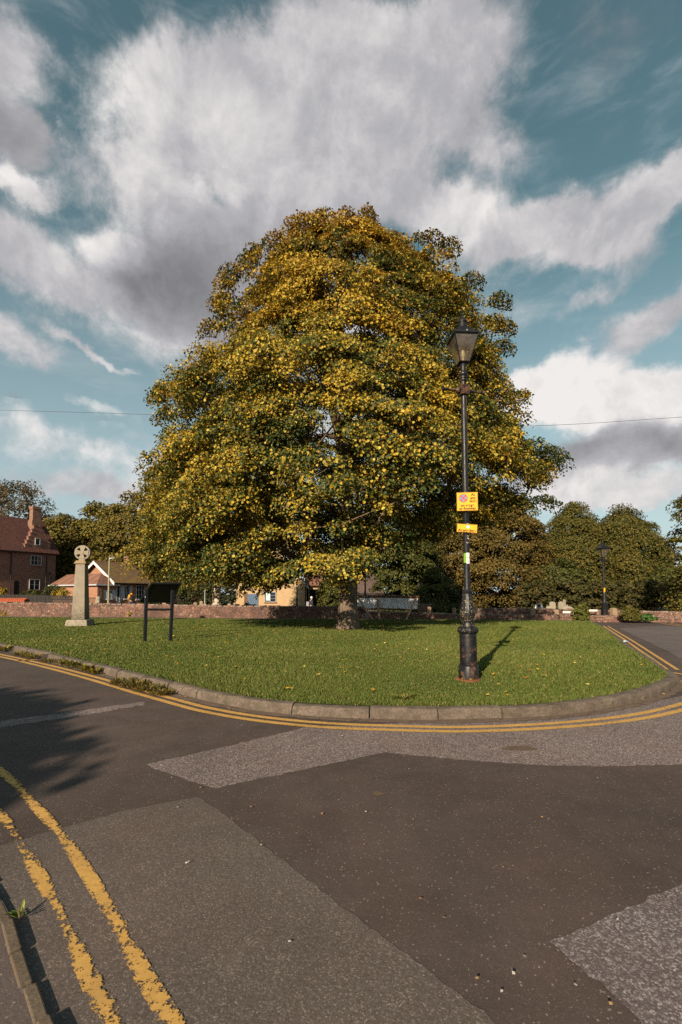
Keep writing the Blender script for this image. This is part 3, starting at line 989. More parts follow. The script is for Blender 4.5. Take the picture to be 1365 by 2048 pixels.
def lime_tree():
    r = np.random.default_rng(42)
    root = thing('lime_tree', 'huge broad yellow and green autumn tree standing in the middle of the lawn', 'tree', (0, 0, 0))
    root.location = TREE
    n = 9000
    z = r.uniform(2.0, ztop - .6, n)
    az_ = r.uniform(0, 2 * np.pi, n)
    RL, RR = np.interp(z, pl[:, 0], pl[:, 1]), np.interp(z, pr[:, 0], pr[:, 1])
    w = (1 + np.cos(az_)) / 2
    rad = RL * (1 - w) + RR * w
    lob = np.zeros(n)
    for k in range(12):
        f1, f2 = r.integers(2, 8), r.uniform(.4, 1.7)
        lob += np.sin(f1 * az_ + f2 * z + r.uniform(0, 6.28)) / 12 ** .5
    side = np.abs(np.cos(az_))
    rad = rad * (1 + lob * (.13 - .07 * side)) - np.interp(z / ztop, [.1, .5, .65, .8, .95], [.40, .45, .75, .95, .95])
    zb = np.where(np.cos(az_) > 0, 2.3 + 2.3 * np.cos(az_), 2.3 + .3 * np.cos(az_)) - .35 * np.maximum(0, -np.sin(az_))
    frac = np.where(r.random(n) < .70, r.uniform(.86, 1.0, n), r.uniform(.40, .88, n))
    rr = rad * frac
    kz = np.interp(z / ztop, [.1, .4, .7, .88, 1], [.86, .84, .74, .60, .5])
    x, y = TREE.x + rr * np.cos(az_), TREE.y + rr * np.sin(az_) * kz
    ok = (z > zb) & (rad > .25) & (r.random(n) < np.clip(rad / 8.5, .10, 1))
    # openings in the crown through which limbs and sky show
    for (px, py, wd) in ((628, 815, .55), (655, 890, .50), (585, 770, .45), (690, 920, .35), (805, 865, .40), (560, 905, .40), (770, 985, .30)):
        dr = ray(px, py).normalized()
        vx, vy, vz = x, y, z - H
        t = vx * dr.x + vy * dr.y + vz * dr.z
        dd = np.sqrt(np.maximum(0, vx ** 2 + vy ** 2 + vz ** 2 - t ** 2))
        ok &= dd > wd * r.uniform(.6, 1.15, n)
    # thin places towards the sun through which dappled light reaches the trunk
    for h_, wd in ((.4, .75), (1.3, .75), (2.2, .6)):
        vx, vy, vz = x - TREE.x, y - TREE.y, z - h_
        t = vx * sdir.x + vy * sdir.y + vz * sdir.z
        dd = np.sqrt(np.maximum(0, vx ** 2 + vy ** 2 + vz ** 2 - t ** 2))
        ok &= (dd > wd * r.uniform(.35, 1.2, n)) | (t < 0)
    x, y, z, az_, frac = x[ok][:NCL], y[ok][:NCL], z[ok][:NCL], az_[ok][:NCL], frac[ok][:NCL]
    cl = np.c_[x, y, z]
    # long single sprays that break the outline
    dY_ = YT - 18.0
    tipspx = [(1105, 925, 18.6), (1090, 935, 18.2), (1060, 905, 18.6), (1070, 960, 18.4), (1008, 652, 18), (990, 645, 17.5), (1006, 692, 18), (1035, 795, 18), (1000, 600, 18), (945, 560, 18), (900, 492, 18), (865, 478, 18), (735, 438, 18), (650, 438, 18), (588, 452, 18), (612, 445, 18), (690, 434, 18), (550, 480, 18), (495, 522, 18), (462, 545, 18), (440, 600, 18), (420, 655, 18), (318, 785, 18), (332, 775, 18), (330, 830, 18),
               (560, 1165, 17), (530, 1150, 17), (585, 1150, 17), (500, 1172, 17.5), (540, 1172, 18), (640, 1120, 13.6), (690, 1128, 13.2), (600, 1130, 14), (725, 1108, 13.4), (560, 1140, 14.5), (640, 1112, 15.6), (690, 1122, 16.2), (660, 1100, 15.8), (720, 1100, 16.4), (710, 478, 16.6), (690, 505, 16.2), (738, 500, 16.4), (660, 480, 16.6), (620, 1090, 16), (700, 1085, 16), (600, 1120, 16.5), (675, 1118, 16.6)]
    cl = np.vstack([cl, [tuple(D(a_, b_, c_ + dY_)) for a_, b_, c_ in tipspx]])
    ns_ = 230
    zs_ = r.uniform(2.6, ztop - .6, ns_)
    as_ = r.uniform(0, 2 * np.pi, ns_)
    w_s = (1 + np.cos(as_)) / 2
    rs_ = np.interp(zs_, pl[:, 0], pl[:, 1]) * (1 - w_s) + np.interp(zs_, pr[:, 0], pr[:, 1]) * w_s + r.uniform(-.35, .25, ns_)
    ks_ = np.interp(zs_ / ztop, [.1, .4, .7, .88, 1], [.86, .84, .74, .60, .5])
    okz = zs_ > np.where(np.cos(as_) > 0, 2.8 + 2.3 * np.cos(as_), 2.6)
    sprig = np.c_[TREE.x + rs_ * np.cos(as_), TREE.y + rs_ * np.sin(as_) * ks_, zs_][okz]
    ncl_ = len(cl)
    cl = np.vstack([cl, sprig])
    az2 = np.arctan2(cl[:, 1] - TREE.y, cl[:, 0] - TREE.x)
    out = np.c_[np.cos(az2), np.sin(az2), np.zeros(len(cl))]
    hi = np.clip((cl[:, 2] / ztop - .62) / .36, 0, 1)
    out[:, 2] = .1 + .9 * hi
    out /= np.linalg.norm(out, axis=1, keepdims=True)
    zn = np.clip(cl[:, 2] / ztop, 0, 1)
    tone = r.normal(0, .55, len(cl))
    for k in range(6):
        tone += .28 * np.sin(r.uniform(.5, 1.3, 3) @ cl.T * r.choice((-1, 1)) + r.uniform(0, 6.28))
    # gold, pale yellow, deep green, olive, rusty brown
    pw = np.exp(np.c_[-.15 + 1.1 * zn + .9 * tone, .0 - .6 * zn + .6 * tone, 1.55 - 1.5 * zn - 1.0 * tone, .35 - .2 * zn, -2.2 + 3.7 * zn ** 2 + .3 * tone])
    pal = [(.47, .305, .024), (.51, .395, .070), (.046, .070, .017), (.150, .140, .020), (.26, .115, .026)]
    rad2 = r.uniform(.48, .98, len(cl)) * (1 - .30 * hi)
    rad2[ncl_ - len(tipspx):ncl_] = .52
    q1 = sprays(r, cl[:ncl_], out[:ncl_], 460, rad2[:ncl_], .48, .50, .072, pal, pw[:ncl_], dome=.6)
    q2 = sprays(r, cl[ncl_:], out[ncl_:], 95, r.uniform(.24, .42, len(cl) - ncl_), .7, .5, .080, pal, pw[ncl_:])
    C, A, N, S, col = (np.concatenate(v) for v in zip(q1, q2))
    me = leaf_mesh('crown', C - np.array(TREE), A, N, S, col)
    link('crown', me, M_LEAF, root)
    tk = [TREE + Vector((0, 0, 0))] + [D(x, y, YT) for x, y in ((696, 1200), (698, 1140), (697, 1080), (694, 1020), (690, 960), (686, 905), (676, 850), (660, 800), (648, 755), (652, 700), (668, 640), (680, 570), (690, 500))]
    tk = catmull(tk, .5)
    tr = [np.array(p) for p in tk]
    nodes, par, cnt = skeleton(r, tr, cl, (TREE.x, TREE.y), 1.0, 1.1)
    bm_ = branch_mesh('branches', nodes - np.array(TREE), par, cnt, len(tr), .0085, .53, .15, 6)
    link('branches', bm_, M_BRANCH, root)
    zs = [p.z - ZL for p in tk]
    rad_ = [float(np.interp(q, [0, .3, .8, 1.8, 3.2, 6, 9, 13, 18], [.40, .375, .35, .325, .31, .25, .19, .12, .04])) for q in zs]
    tb = MB()
    NS = 28
    vs, fs = [], []
    for i, p in enumerate(tk):
        for k in range(NS):
            g = 2 * math.pi * k / NS
            fl = max(0, 1 - zs[i] / .7)
            rr_ = rad_[i] * (1 + .05 * math.sin(3 * g + 1) + .03 * math.sin(7 * g + zs[i] * .8) + fl * (.06 + .12 * math.sin(5 * g + .6) + .08 * math.sin(9 * g)))
            vs.append((p.x - TREE.x + rr_ * math.cos(g), p.y - TREE.y + rr_ * math.sin(g), zs[i] - .06 * (i == 0)))
    for i in range(len(tk) - 1):
        for k in range(NS):
            fs.append((i * NS + k, i * NS + (k + 1) % NS, (i + 1) * NS + (k + 1) % NS, (i + 1) * NS + k))
    tb.add(vs, fs).build('trunk', M_BARK, root, smooth=True)
    return root
lime_tree()

PAL_OLIVE = [(.070, .073, .016), (.046, .056, .013), (.106, .090, .019), (.148, .112, .022)]
PAL_COPPER = [(.090, .065, .018), (.062, .057, .015), (.126, .084, .020), (.172, .113, .023)]
PAL_GREEN = [(.055, .070, .016), (.080, .085, .020), (.12, .105, .022), (.035, .045, .012)]
PAL_GOLD = [(.30, .20, .022), (.10, .095, .016), (.20, .15, .022), (.055, .065, .014)]
def tree(label, base, h, prof, ncl, per, leaf, pal, seed, trunk_r=.3, bark=None, lean=(0, 0), clump=1.2, name='tree', group=None, flat=.55, droop=.35, upn=.5, fill=.55, pw=None, cat='tree', limbs=True, sq=1.0, lump=.15):
    """prof: list of (height fraction, radius left, radius right)"""
    r = np.random.default_rng(seed)
    root = thing(name, label, cat, base, 0, group)
    pf = np.array(prof)
    n = ncl * 6
    zf = r.uniform(pf[0, 0], pf[-1, 0], n)
    az_ = r.uniform(0, 2 * np.pi, n)
    RL, RR = np.interp(zf, pf[:, 0], pf[:, 1]), np.interp(zf, pf[:, 0], pf[:, 2])
    w = (1 + np.cos(az_)) / 2
    rad = RL * (1 - w) + RR * w
    lob = np.zeros(n)
    for k in range(10):
        lob += np.sin(r.integers(2, 8) * az_ + r.uniform(.4, 2.2) * zf * h + r.uniform(0, 6.28)) / 10 ** .5
    rad = np.maximum(.15, rad * (1 + lump * lob) - clump * .35)
    frac = np.where(r.random(n) < fill, r.uniform(.86, 1, n), r.uniform(.35, .88, n))
    ok = r.random(n) < np.clip(rad / (max(pf[:, 1].max(), pf[:, 2].max()) * .8), .12, 1)
    zf, az_, rr = zf[ok][:ncl], az_[ok][:ncl], (rad * frac)[ok][:ncl]
    cl = np.c_[rr * np.cos(az_) + lean[0] * zf, rr * np.sin(az_) * sq + lean[1] * zf, zf * h]
    out = np.c_[np.cos(az_), np.sin(az_), .15 + .8 * np.clip(zf - .6, 0, 1) * 2]
    out /= np.linalg.norm(out, axis=1, keepdims=True)
    tone = r.normal(0, .4, len(cl))
    base_w = np.zeros(len(pal)) if pw is None else np.log(np.array(pw))
    wts = np.exp(base_w[None] + tone[:, None] * np.linspace(-1, 1, len(pal))[None])
    if leaf > .15:
        per, leaf = int(per * 1.9), leaf * .66
    C, A, N, S, col = sprays(r, cl, out, per, clump * r.uniform(.6, 1.2, len(cl)), flat, droop, leaf, pal, wts, upn)
    keep = C[:, 2] > .05
    C, A, N, S, col = C[keep], A[keep], N[keep], S[keep], col[keep]
    link('crown', leaf_mesh('crown', C, A, N, S, col), M_LEAFBG, root)
    th = h * .86
    tk = [(lean[0] * t + .12 * math.sin(5 * t + seed), lean[1] * t + .1 * math.sin(4 * t + seed * 2), th * t) for t in np.linspace(0, 1, 14)]
    tb = MB()
    tb.tube(tk, [max(.03, trunk_r * (1 - .9 * t) * (1.35 if t == 0 else 1)) for t in np.linspace(0, 1, 14)], 12)
    if limbs:
        nodes, par, cnt = skeleton(r, [np.array(p) for p in tk], cl, (0, 0), 1.6, 1.0)
        me = branch_mesh('branches', nodes, par, cnt, len(tk), .014, .5, trunk_r * .5, 5)
        link('branches', me, bark or M_BARKD, root)
    tb.build('trunk', bark or M_BARKD, root, smooth=True)
    return root

def px_tree(label, Y, left, right, top, base_px, trunk_x, prof, **kw):
    """a tree standing at the distance Y whose crown spans the photo columns left to right"""
    zb = kw.pop('zb', ZL)
    b = D(trunk_x, base_px, Y)
    topz = D((left + right) / 2, top, Y).z
    h = topz - zb
    s = (D(right, top + (base_px - top) * .5, Y).x - D(left, top + (base_px - top) * .5, Y).x)
    wl = (trunk_x - left) / (right - left) * s
    wr = s - wl
    pf = [(a, bl * wl, br * wr) for a, bl, br in prof]
    return tree(label, Vector((b.x, Y, zb)), h, pf, **kw)
ROUND = [(.22, .55, .55), (.35, .9, .9), (.5, 1, 1), (.7, .9, .9), (.85, .65, .65), (.95, .35, .35), (1.0, .08, .08)]
SKIRT = [(.02, .75, .75), (.15, .95, .95), (.35, 1, 1), (.55, .88, .88), (.72, .66, .66), (.86, .40, .40), (.95, .2, .2), (1.0, .05, .05)]
CONE = [(.02, .90, .90), (.15, 1.0, 1.0), (.40, .94, .94), (.60, .78, .78), (.76, .58, .58), (.88, .38, .38), (.96, .2, .2), (1.0, .04, .04)]

# right: two limes, the copper beech behind the lamp, the tree cut by the frame
px_tree('dark olive lime with a pointed crown, left of the far lamp post', 62, 1074, 1242, 1006, 1200, 1150, CONE, ncl=400, per=150, leaf=.25, pal=PAL_OLIVE, seed=1, trunk_r=.4, clump=1.6, group='pair of dark lime trees behind the right wall', name='tree', fill=.7)
px_tree('dark olive lime with a domed crown, right of the far lamp post', 60, 1176, 1338, 1018, 1200, 1248, [(.02, .95, 1.05), (.15, 1.0, 1.1), (.40, .92, 1), (.60, .80, .82), (.76, .66, .62), (.88, .46, .44), (.96, .25, .25), (1.0, .06, .06)], ncl=400, per=150, leaf=.25, pal=PAL_OLIVE, seed=2, trunk_r=.4, clump=1.6, group='pair of dark lime trees behind the right wall', name='tree', fill=.7)
px_tree('copper brown spreading tree directly behind the black street lamp', 57, 838, 1094, 985, 1208, 965, [(.02, .75, .8), (.15, .92, 1), (.35, 1, 1), (.55, .9, .92), (.75, .72, .8), (.9, .5, .62), (1.0, .15, .2)], zb=-.4, ncl=600, per=130, leaf=.27, pal=PAL_COPPER, seed=3, trunk_r=.5, clump=1.45, name='tree', fill=.75)
px_tree('small tree of loose brown green sprays at the right edge, beyond the road', 34, 1318, 1480, 985, 1210, 1420, [(.02, .55, .8), (.3, .62, .9), (.5, .7, 1), (.75, .55, 1), (.92, .68, .8), (1.0, .4, .5)], zb=-.5, ncl=120, per=80, leaf=.22, pal=PAL_OLIVE, seed=4, trunk_r=.25, clump=.9, name='tree', fill=.7)
px_tree('dark green tree in the gap between the big trunk and the copper tree', 46, 712, 872, 1020, 1215, 800, ROUND, zb=-.3, ncl=170, per=110, leaf=.26, pal=PAL_GREEN, seed=5, trunk_r=.5, clump=1.2, name='tree')
px_tree('low dark hedge tree under the copper crown, left of the lamp base', 36, 826, 925, 1140, 1215, 870, SKIRT, zb=-.4, ncl=70, per=110, leaf=.17, pal=PAL_GREEN, seed=6, trunk_r=.12, clump=.6, name='shrub', cat='shrub')
px_tree('dark evergreen undergrowth tree at the foot of the two limes', 52, 1040, 1200, 1120, 1210, 1120, CONE, zb=-.5, ncl=120, per=90, leaf=.26, pal=PAL_GREEN, seed=7, trunk_r=.2, clump=1.1, name='tree')
px_tree('dark bushy tree at the foot of the domed lime, near the right edge', 50, 1270, 1480, 1120, 1210, 1370, CONE, zb=-.5, ncl=140, per=90, leaf=.26, pal=PAL_GREEN, seed=8, trunk_r=.2, clump=1.1, name='tree')
# left: the plane behind the lime, the row behind the houses, the birch
px_tree('olive yellow plane tree with a pale mottled trunk behind the wall', 35, 256, 600, 880, 1210, 434, [(.17, .75, .62), (.25, .93, .85), (.4, .92, 1), (.6, .78, .98), (.8, .64, .8), (.92, .50, .5), (1.0, .25, .2)], ncl=420, per=130, leaf=.20, pal=PAL_GOLD, seed=9, trunk_r=.38, bark=M_BARKP, clump=1.15, name='plane_tree', fill=.75)
HILLTREES = [(64, 72, 168, 1030, 120), (66, 140, 246, 1012, 190), (62, 196, 330, 990, 258), (70, 60, 130, 1045, 96), (70, 300, 430, 985, 365)]
LBL = ['rounded olive tree above the roofs right of the tall brick chimney', 'rounded olive green tree behind the stone cross', 'wide olive tree behind the mossy roof, half hidden by the plane tree', 'low dark tree just right of the stepped gable', 'dull green tree hidden behind the plane tree crown']
PAL_HILL = [(.105, .090, .020), (.072, .074, .018), (.155, .118, .024), (.21, .148, .027)]
for i, (Y, a, b, t, tx) in enumerate(HILLTREES):
    px_tree(LBL[i], Y, a, b, t, 1200, tx, [(.05, .9, .9), (.3, 1, 1), (.55, 1, 1), (.75, .88, .88), (.9, .6, .6), (1, .2, .2)], ncl=190, per=80, leaf=.36, pal=PAL_HILL if i % 2 == 0 else PAL_GOLD, pw=None if i % 2 == 0 else [.4, 1, .7, .8], seed=20 + i, trunk_r=.4, clump=1.7, name='tree', group='trees behind the houses', fill=.75)
px_tree('wispy birch with pale branches behind the brick house chimney', 74, -70, 112, 968, 1200, 24, [(.3, .5, .6), (.5, .85, .9), (.7, 1, 1), (.85, .75, .8), (.95, .5, .5), (1, .2, .2)], ncl=150, per=55, leaf=.34, pal=[(.10, .075, .03), (.07, .058, .024), (.14, .095, .04)], seed=31, trunk_r=.3, bark=M_BARKB, clump=1.5, name='birch_tree', flat=1.1, droop=.9, fill=.5)
# trees out of the picture to the left, which shade the road
tree('leafy roadside tree beyond the left edge, casting shade over the road', Vector((-13.40, -5.70, 0)), 6.0, [(.25, 2.6, 2.6), (.5, 5.6, 5.6), (.68, 7.0, 7.0), (.78, 6.9, 6.9), (.835, 5.6, 5.6), (.90, 4.7, 4.7), (.94, 3.6, 3.6), (.97, 1.4, 1.4)], 900, 80, .24, PAL_GREEN, 40, .28, name='tree', clump=.7, fill=.6, lump=.05, sq=.30)
def shrub(label, x, base_y, top_y, Y, w_px, pal, seed, leaf=.10, name='shrub', per=60, ncl=26, zb=None, flat=.8):
    zb = D(x, base_y, Y).z if zb is None else zb
    h = D(x, top_y, Y).z - zb
    w = (D(x + w_px / 2, base_y, Y).x - D(x - w_px / 2, base_y, Y).x) / 2
    return tree(label, Vector((D(x, base_y, Y).x, Y, zb)), h, [(.05, w * .8, w * .8), (.4, w, w), (.75, w * .75, w * .75), (1, w * .3, w * .3)], ncl, per, leaf, pal, seed, .03, name=name, clump=max(.12, min(w, h) * .34), cat='shrub', flat=flat, sq=.7, limbs=False)
PAL_YEL = [(.42, .27, .03), (.30, .22, .03), (.12, .11, .02), (.5, .34, .05)]
shrub('round golden yellow shrub in the garden by the orange brick wing', 122, 1196, 1177, 44.5, 42, PAL_YEL, 60)
shrub('dark green shrub behind the golden one', 106, 1192, 1172, 46.5, 44, PAL_GREEN, 61)
shrub('yellow green bush at the left edge under the brick house', 2, 1194, 1175, 46, 22, PAL_YEL, 62)
shrub('low green plants below the ground floor window of the brick house', 62, 1196, 1181, 46.5, 40, PAL_GREEN, 63)
shrub('leafy dark green shrub beside the big trunk, left of it', 662, 1216, 1158, 36, 56, PAL_GREEN, 64, leaf=.16, ncl=70, per=70)
shrub('bushy green plant overhanging the street name boards at the right wall', 1163, 1240, 1212, wall_y(12) - .45, 34, [(.10, .12, .02), (.07, .09, .018), (.16, .15, .03)], 65, leaf=.07, ncl=40)
shrub('tall rough bush growing against the right wall, right of the far lamp', 1262, 1241, 1217, wall_y(15) - .5, 40, PAL_OLIVE, 66, leaf=.07, ncl=40)
shrub('low bright green creeping plant beside the rough bush', 1295, 1241, 1229, wall_y(16) - .6, 36, [(.05, .12, .025), (.07, .14, .03)], 67, leaf=.07, ncl=26)
shrub('dry weeds at the wall foot behind the stone cross', 184, 1231, 1218, 27.4, 26, PAL_OLIVE, 68, leaf=.06)
for i, (x, w) in enumerate(((14, 26), (44, 16), (60, 22), (84, 14), (268, 30), (365, 14))):
    shrub(('ragged weeds at the left end of the old brick wall', 'small weed tuft at the wall foot, second from the left edge', 'yellowing weeds below the end of the red coping', 'little weed tuft at the wall foot left of the cross', 'straggling weeds at the wall foot behind the black board', 'single green weed on the wall right of the black board')[i], x, 1232, 1220 + i % 2 * 3, 27.6 if i < 4 else 26.6, w, PAL_YEL if i % 2 == 0 else PAL_OLIVE, 70 + i, leaf=.05, ncl=14, per=40, name='weed')
# weeds in the gutter
def weed(label, p, h, w, seed, pal, blades=40, name='weed'):
    r = np.random.default_rng(seed)
    root = thing(name, label, 'weed', p)
    n = blades
    a = r.uniform(0, 6.28, n)
    rr = w * np.sqrt(r.random(n))
    C = np.c_[rr * np.cos(a), rr * np.sin(a), r.uniform(.0, h * .4, n)]
    A = np.c_[np.cos(a) * .8, np.sin(a) * .8, r.uniform(.2, 1.2, n)]
    N = np.c_[-np.cos(a) * .4, -np.sin(a) * .4, np.ones(n)] + unit(r, n) * .3
    S = h * r.uniform(.5, 1.1, n)
    P = np.array(pal)
    col = P[r.integers(0, len(P), n)] * r.uniform(.7, 1.2, (n, 1))
    link('leaves', leaf_mesh('leaves', C, A, N, S * .9, col, .06, .34), M_LEAF, root)
    tb = MB()
    for k in range(5):
        g = k * 1.26
        tb.tube([(0, 0, 0), (w * .3 * math.cos(g), w * .3 * math.sin(g), h * .4), (w * .7 * math.cos(g), w * .7 * math.sin(g), h * .7)], [.004, .003, .002], 5)
    tb.build('stem', M_FALLEN_STEM, root)
M_FALLEN_STEM = simple('weed_stem', (.14, .12, .04), .8, .3, 20)
WP = [(12, 1302, .16, .18, 'dry reddish weed against the kerb at the left edge'), (40, 1312, .12, .2, 'low weed in the gutter by the left edge'), (66, 1317, .12, .16, 'small green rosette in the gutter, third weed from the left edge'), (100, 1325, .10, .18, 'mossy weed below the second kerb stone'), (130, 1331, .14, .14, 'upright green weed in the gutter before the brown moss'), (150, 1336, .15, .14, 'yellow green spiky weed in the gutter'), (172, 1343, .14, .12, 'spiky pale weed, just left of the loose grit'), (192, 1348, .13, .10, 'thin upright weed by the grit in the gutter'),
      (248, 1368, .10, .14, 'left end clump of the brown moss bank beside the yellow lines'), (272, 1374, .11, .16, 'thick brown moss clump beside the yellow lines'), (300, 1382, .10, .16, 'mossy clump in the middle of the bank by the kerb'), (325, 1389, .08, .12, 'right end clump of the moss bank, tapering out on the asphalt')]
for i, (x, y, h_, w_, lb) in enumerate(WP):
    weed(lb, G(x, y, .008), h_, w_ * (1.15 if i > 7 else .8), 80 + i, PAL_YEL[1:3] + [(.12, .13, .03)] if i < 8 else [(.16, .12, .03), (.11, .09, .025), (.2, .16, .04)], 60 if i < 8 else 170)
weed('strappy green plant growing from the edging joint at the near left', G(40, 1836, .005), .055, .016, 99, [(.22, .30, .05), (.35, .38, .08), (.10, .16, .03)], 11)
for i, (x, y) in enumerate(((795, 1398), (810, 1400), (820, 1396))):
    weed(('yellow green leaf tuft at the kerb edge below the lamp, left one', 'yellow green leaf tuft at the kerb edge below the lamp, middle one', 'yellow green leaf tuft at the kerb edge below the lamp, right one')[i], G(x, y, ZL), .075, .05, 110 + i, [(.17, .19, .04), (.24, .22, .05)], 22)
# ------------------------------------------------------------------ walls
def wall_thing(name, label, path, ztop, zbot, thick, m, seed, capm=None, group=None):
    r = random.Random(seed)
    root = thing(name, label, 'wall', path[0], 0, group)
    o = path[0]
    seg, dd = [], [0]
    for a, b in zip(path, path[1:]):
        dd.append(dd[-1] + (b - a).length)
    n = int(dd[-1] / .24)
    vs, fs, cap = [], [], MB()
    hs = 0
    for k in range(n + 1):
        p, nr = at(path, dd, min(dd[-1] - 1e-4, dd[-1] * k / n))
        hs = hs * .75 + r.gauss(0, .012)
        zt = ztop(p.x) + hs + r.gauss(0, .008)
        for q, z in ((0, zbot), (r.gauss(0, .006), zbot + (zt - zbot) * .5), (r.gauss(0, .008), zt), (thick, zt + r.gauss(0, .01)), (thick, zbot)):
            v = p + nr * q - o
            vs.append((v.x, v.y, z - o.z))
    m_ = 5
    for k in range(n):
        for j in range(m_ - 1):
            fs.append((k * m_ + j, k * m_ + j + 1, (k + 1) * m_ + j + 1, (k + 1) * m_ + j))
    fs += [tuple(range(m_)), tuple(n * m_ + j for j in reversed(range(m_)))]
    MB().add(vs, fs).build('brickwork', m, root)
    s = 0
    while s < dd[-1] - .3:
        L = r.uniform(.18, .42)
        p, nr = at(path, dd, s + L / 2)
        t = Vector((nr.y, -nr.x, 0))
        c = p + nr * (thick / 2 + r.gauss(0, .015)) - o
        cap.box((c.x, c.y, ztop(p.x) - o.z + r.gauss(.012, .012)), (L - r.uniform(.01, .05), thick + r.uniform(-.05, .05), r.uniform(.05, .10)), math.atan2(t.y, t.x) + r.gauss(0, .04), .9)
        s += L
    cap.build('capping', capm or M_WALLTOP, root)
    return root
wl = wallL[:-1] + [G(729, 1237.2, ZL)]
wt = sorted([(D(x, y, wall_y(D(x, y, 27).x)).x, D(x, y, wall_y(D(x, y, 27).x)).z) for x, y in ((-260, 1203), (0, 1204.5), (150, 1206), (300, 1208), (460, 1211), (550, 1211.5), (729, 1213))])
wtop = lambda x: float(np.interp(x, [a for a, b in wt], [b for a, b in wt])) - .05
wallA = wall_thing('brick_wall', 'long low old red brick wall with pale mortar behind the stone cross and the big trunk', wl, wtop, -.1, .34, M_WALL, 1)
c0, c1_ = D(-140, 1200, 28.8), D(54, 1200, 28.2)
cp = MB()
nn_ = 44
for k in range(nn_):
    p = c0.lerp(c1_, (k + .5) / nn_)
    q = p - wallA.location
    cp.tube([(q.x, q.y - .22, q.z - .06), (q.x, q.y + .05, q.z + .06), (q.x, q.y + .3, q.z - .04)], .075, 6)
tag(cp.build('coping', M_REDTILE, wallA), 'bright red ridged coping tiles')
def px_top(pts, Yf):
    t = sorted((D(x, y, Yf(x)).x, D(x, y, Yf(x)).z) for x, y in pts)
    return lambda x: float(np.interp(x, [q[0] for q in t], [q[1] for q in t]))
def wy_px(x, add=0.0):
    return wall_y(D(x, 1235, 24).x) + add
frontp = [G(729, 1237.4, ZL) + Vector((.3, .3, 0)), G(930, 1238.0, ZL) + Vector((0, .1, 0)), wallR0 + Vector((.3, 0, 0)), wallR0.lerp(wallR1, .45), wallR1]
FT = [(729, 1224), (800, 1225), (930, 1228.5), (1100, 1229.5), (1240, 1231.5), (1365, 1234), (1620, 1240)]
ftop = px_top(FT, wy_px)
wall_thing('brick_wall', 'very low front tier of brick wall from the big trunk to the right edge', frontp, lambda x: ftop(x) - .04, -.1, .3, M_WALL, 2)
rearp = [Vector((p.x, p.y + 1.1, p.z)) for p in (D(944, 1230, wy_px(944)), wallR0.lerp(wallR1, .45), wallR1)]
RT = [(930, 1216), (1100, 1217.5), (1240, 1221), (1365, 1223.5), (1620, 1228)]
rtop = px_top(RT, lambda x: wy_px(x, 1.1))
wall_thing('brick_wall', 'weathered brick wall set back behind the front tier, below the dark limes', rearp, lambda x: rtop(x) - .04, -.7, .36, M_WALL, 3)
lv, lf = [], []
for i_, x in enumerate(np.linspace(frontp[0].x, wallR1.x, 40)):
    y0_, z0_ = wall_y(x) + .25, ftop(x) - .04
    lv += [(x, y0_, z0_), (x, y0_ + 1.2, z0_ + .03), (x, y0_ + 2.4, z0_ - .1 if x < 6.5 else z0_ - .6)]
    if i_:
        b_ = i_ * 3
        lf += [(b_ - 3, b_, b_ + 1, b_ - 2), (b_ - 2, b_ + 1, b_ + 2, b_ - 1)]
tag(link('bank', np_mesh('bank', lv, lf), simple('weedy_bank', (.10, .085, .03), .95, .5, 3, bmp=.3)), kind='structure')
st = D(850, 1222, 30)
pier = thing('brick_wall', 'short sunlit stub of brick wall seen under the copper tree left of the lamp', 'wall', (st.x, 30, -.5))
MB().box((0, 0, .62), (.8, .3, 1.24)).build('brickwork', M_WALL, pier)
MB().box((0, 0, 1.265), (.86, .36, .05)).build('capping', M_WALLTOP, pier)

# ------------------------------------------------------------------ the black cast iron street lamp
def iron_mat(name, flake, rust, streak=False):
    t = mat(name)
    z = t.node('ShaderNodeSeparateXYZ', {0: t.obj}).outputs[2]
    n = t.noise(t.pos, 45, 6, .68)
    n2 = t.noise(t.pos, 9, 6, .7)
    st_ = t.noise(t.node('ShaderNodeMapping', {'Vector': t.pos, 'Scale': (1, 1, .12)}).outputs[0], 38, 5, .7)
    c = t.mix(t.mrange(n2, .35, .7), (.006, .0065, .009), (.018, .017, .018))
    zone = t.math('MAXIMUM', t.math('MULTIPLY', t.mrange(z, .68, .80, 0, 1), t.mrange(z, 1.40, 1.20, 0, 1)), 0.0)
    low = t.mrange(z, .72, .05)
    rs = t.math('MULTIPLY_ADD', low, .085, t.math('MULTIPLY', rust, 1.0))
    c = t.mix(t.mrange(t.math('ADD', n2, rs), .60, .72, 0, .8), c, (.15, .068, .036))
    c = t.mix(t.mrange(t.math('ADD', n, t.math('MULTIPLY_ADD', zone, flake, -.02)), .66, .70), c, (.42, .34, .20))
    if streak:
        x = t.node('ShaderNodeSeparateXYZ', {0: t.obj}).outputs[0]
        c = t.mix(t.math('MULTIPLY', t.mrange(st_, .45, .62), t.math('MULTIPLY', t.mrange(x, .005, .035), t.mrange(z, 3.3, 4.2, 0, .8))), c, (.26, .15, .055))
    t.put(t.b.inputs['Base Color'], c)
    t.put(t.b.inputs['Roughness'], t.mrange(n2, .3, .7, .30, .55))
    t.b.inputs['Specular IOR Level'].default_value = .30
    bump(t, t.math('ADD', n, n2), .35, .006)
    return t.m
M_IRON = iron_mat('black_cast_iron', .10, .0, True)
M_IRONRUST = iron_mat('rusty_black_iron', .0, .075)
lamp = thing('street_lamp', 'tall black cast iron street lamp with a square lantern, standing on the grass', 'street lamp', LAMP)
lamp.rotation_euler = (0, R(-.2), 0)
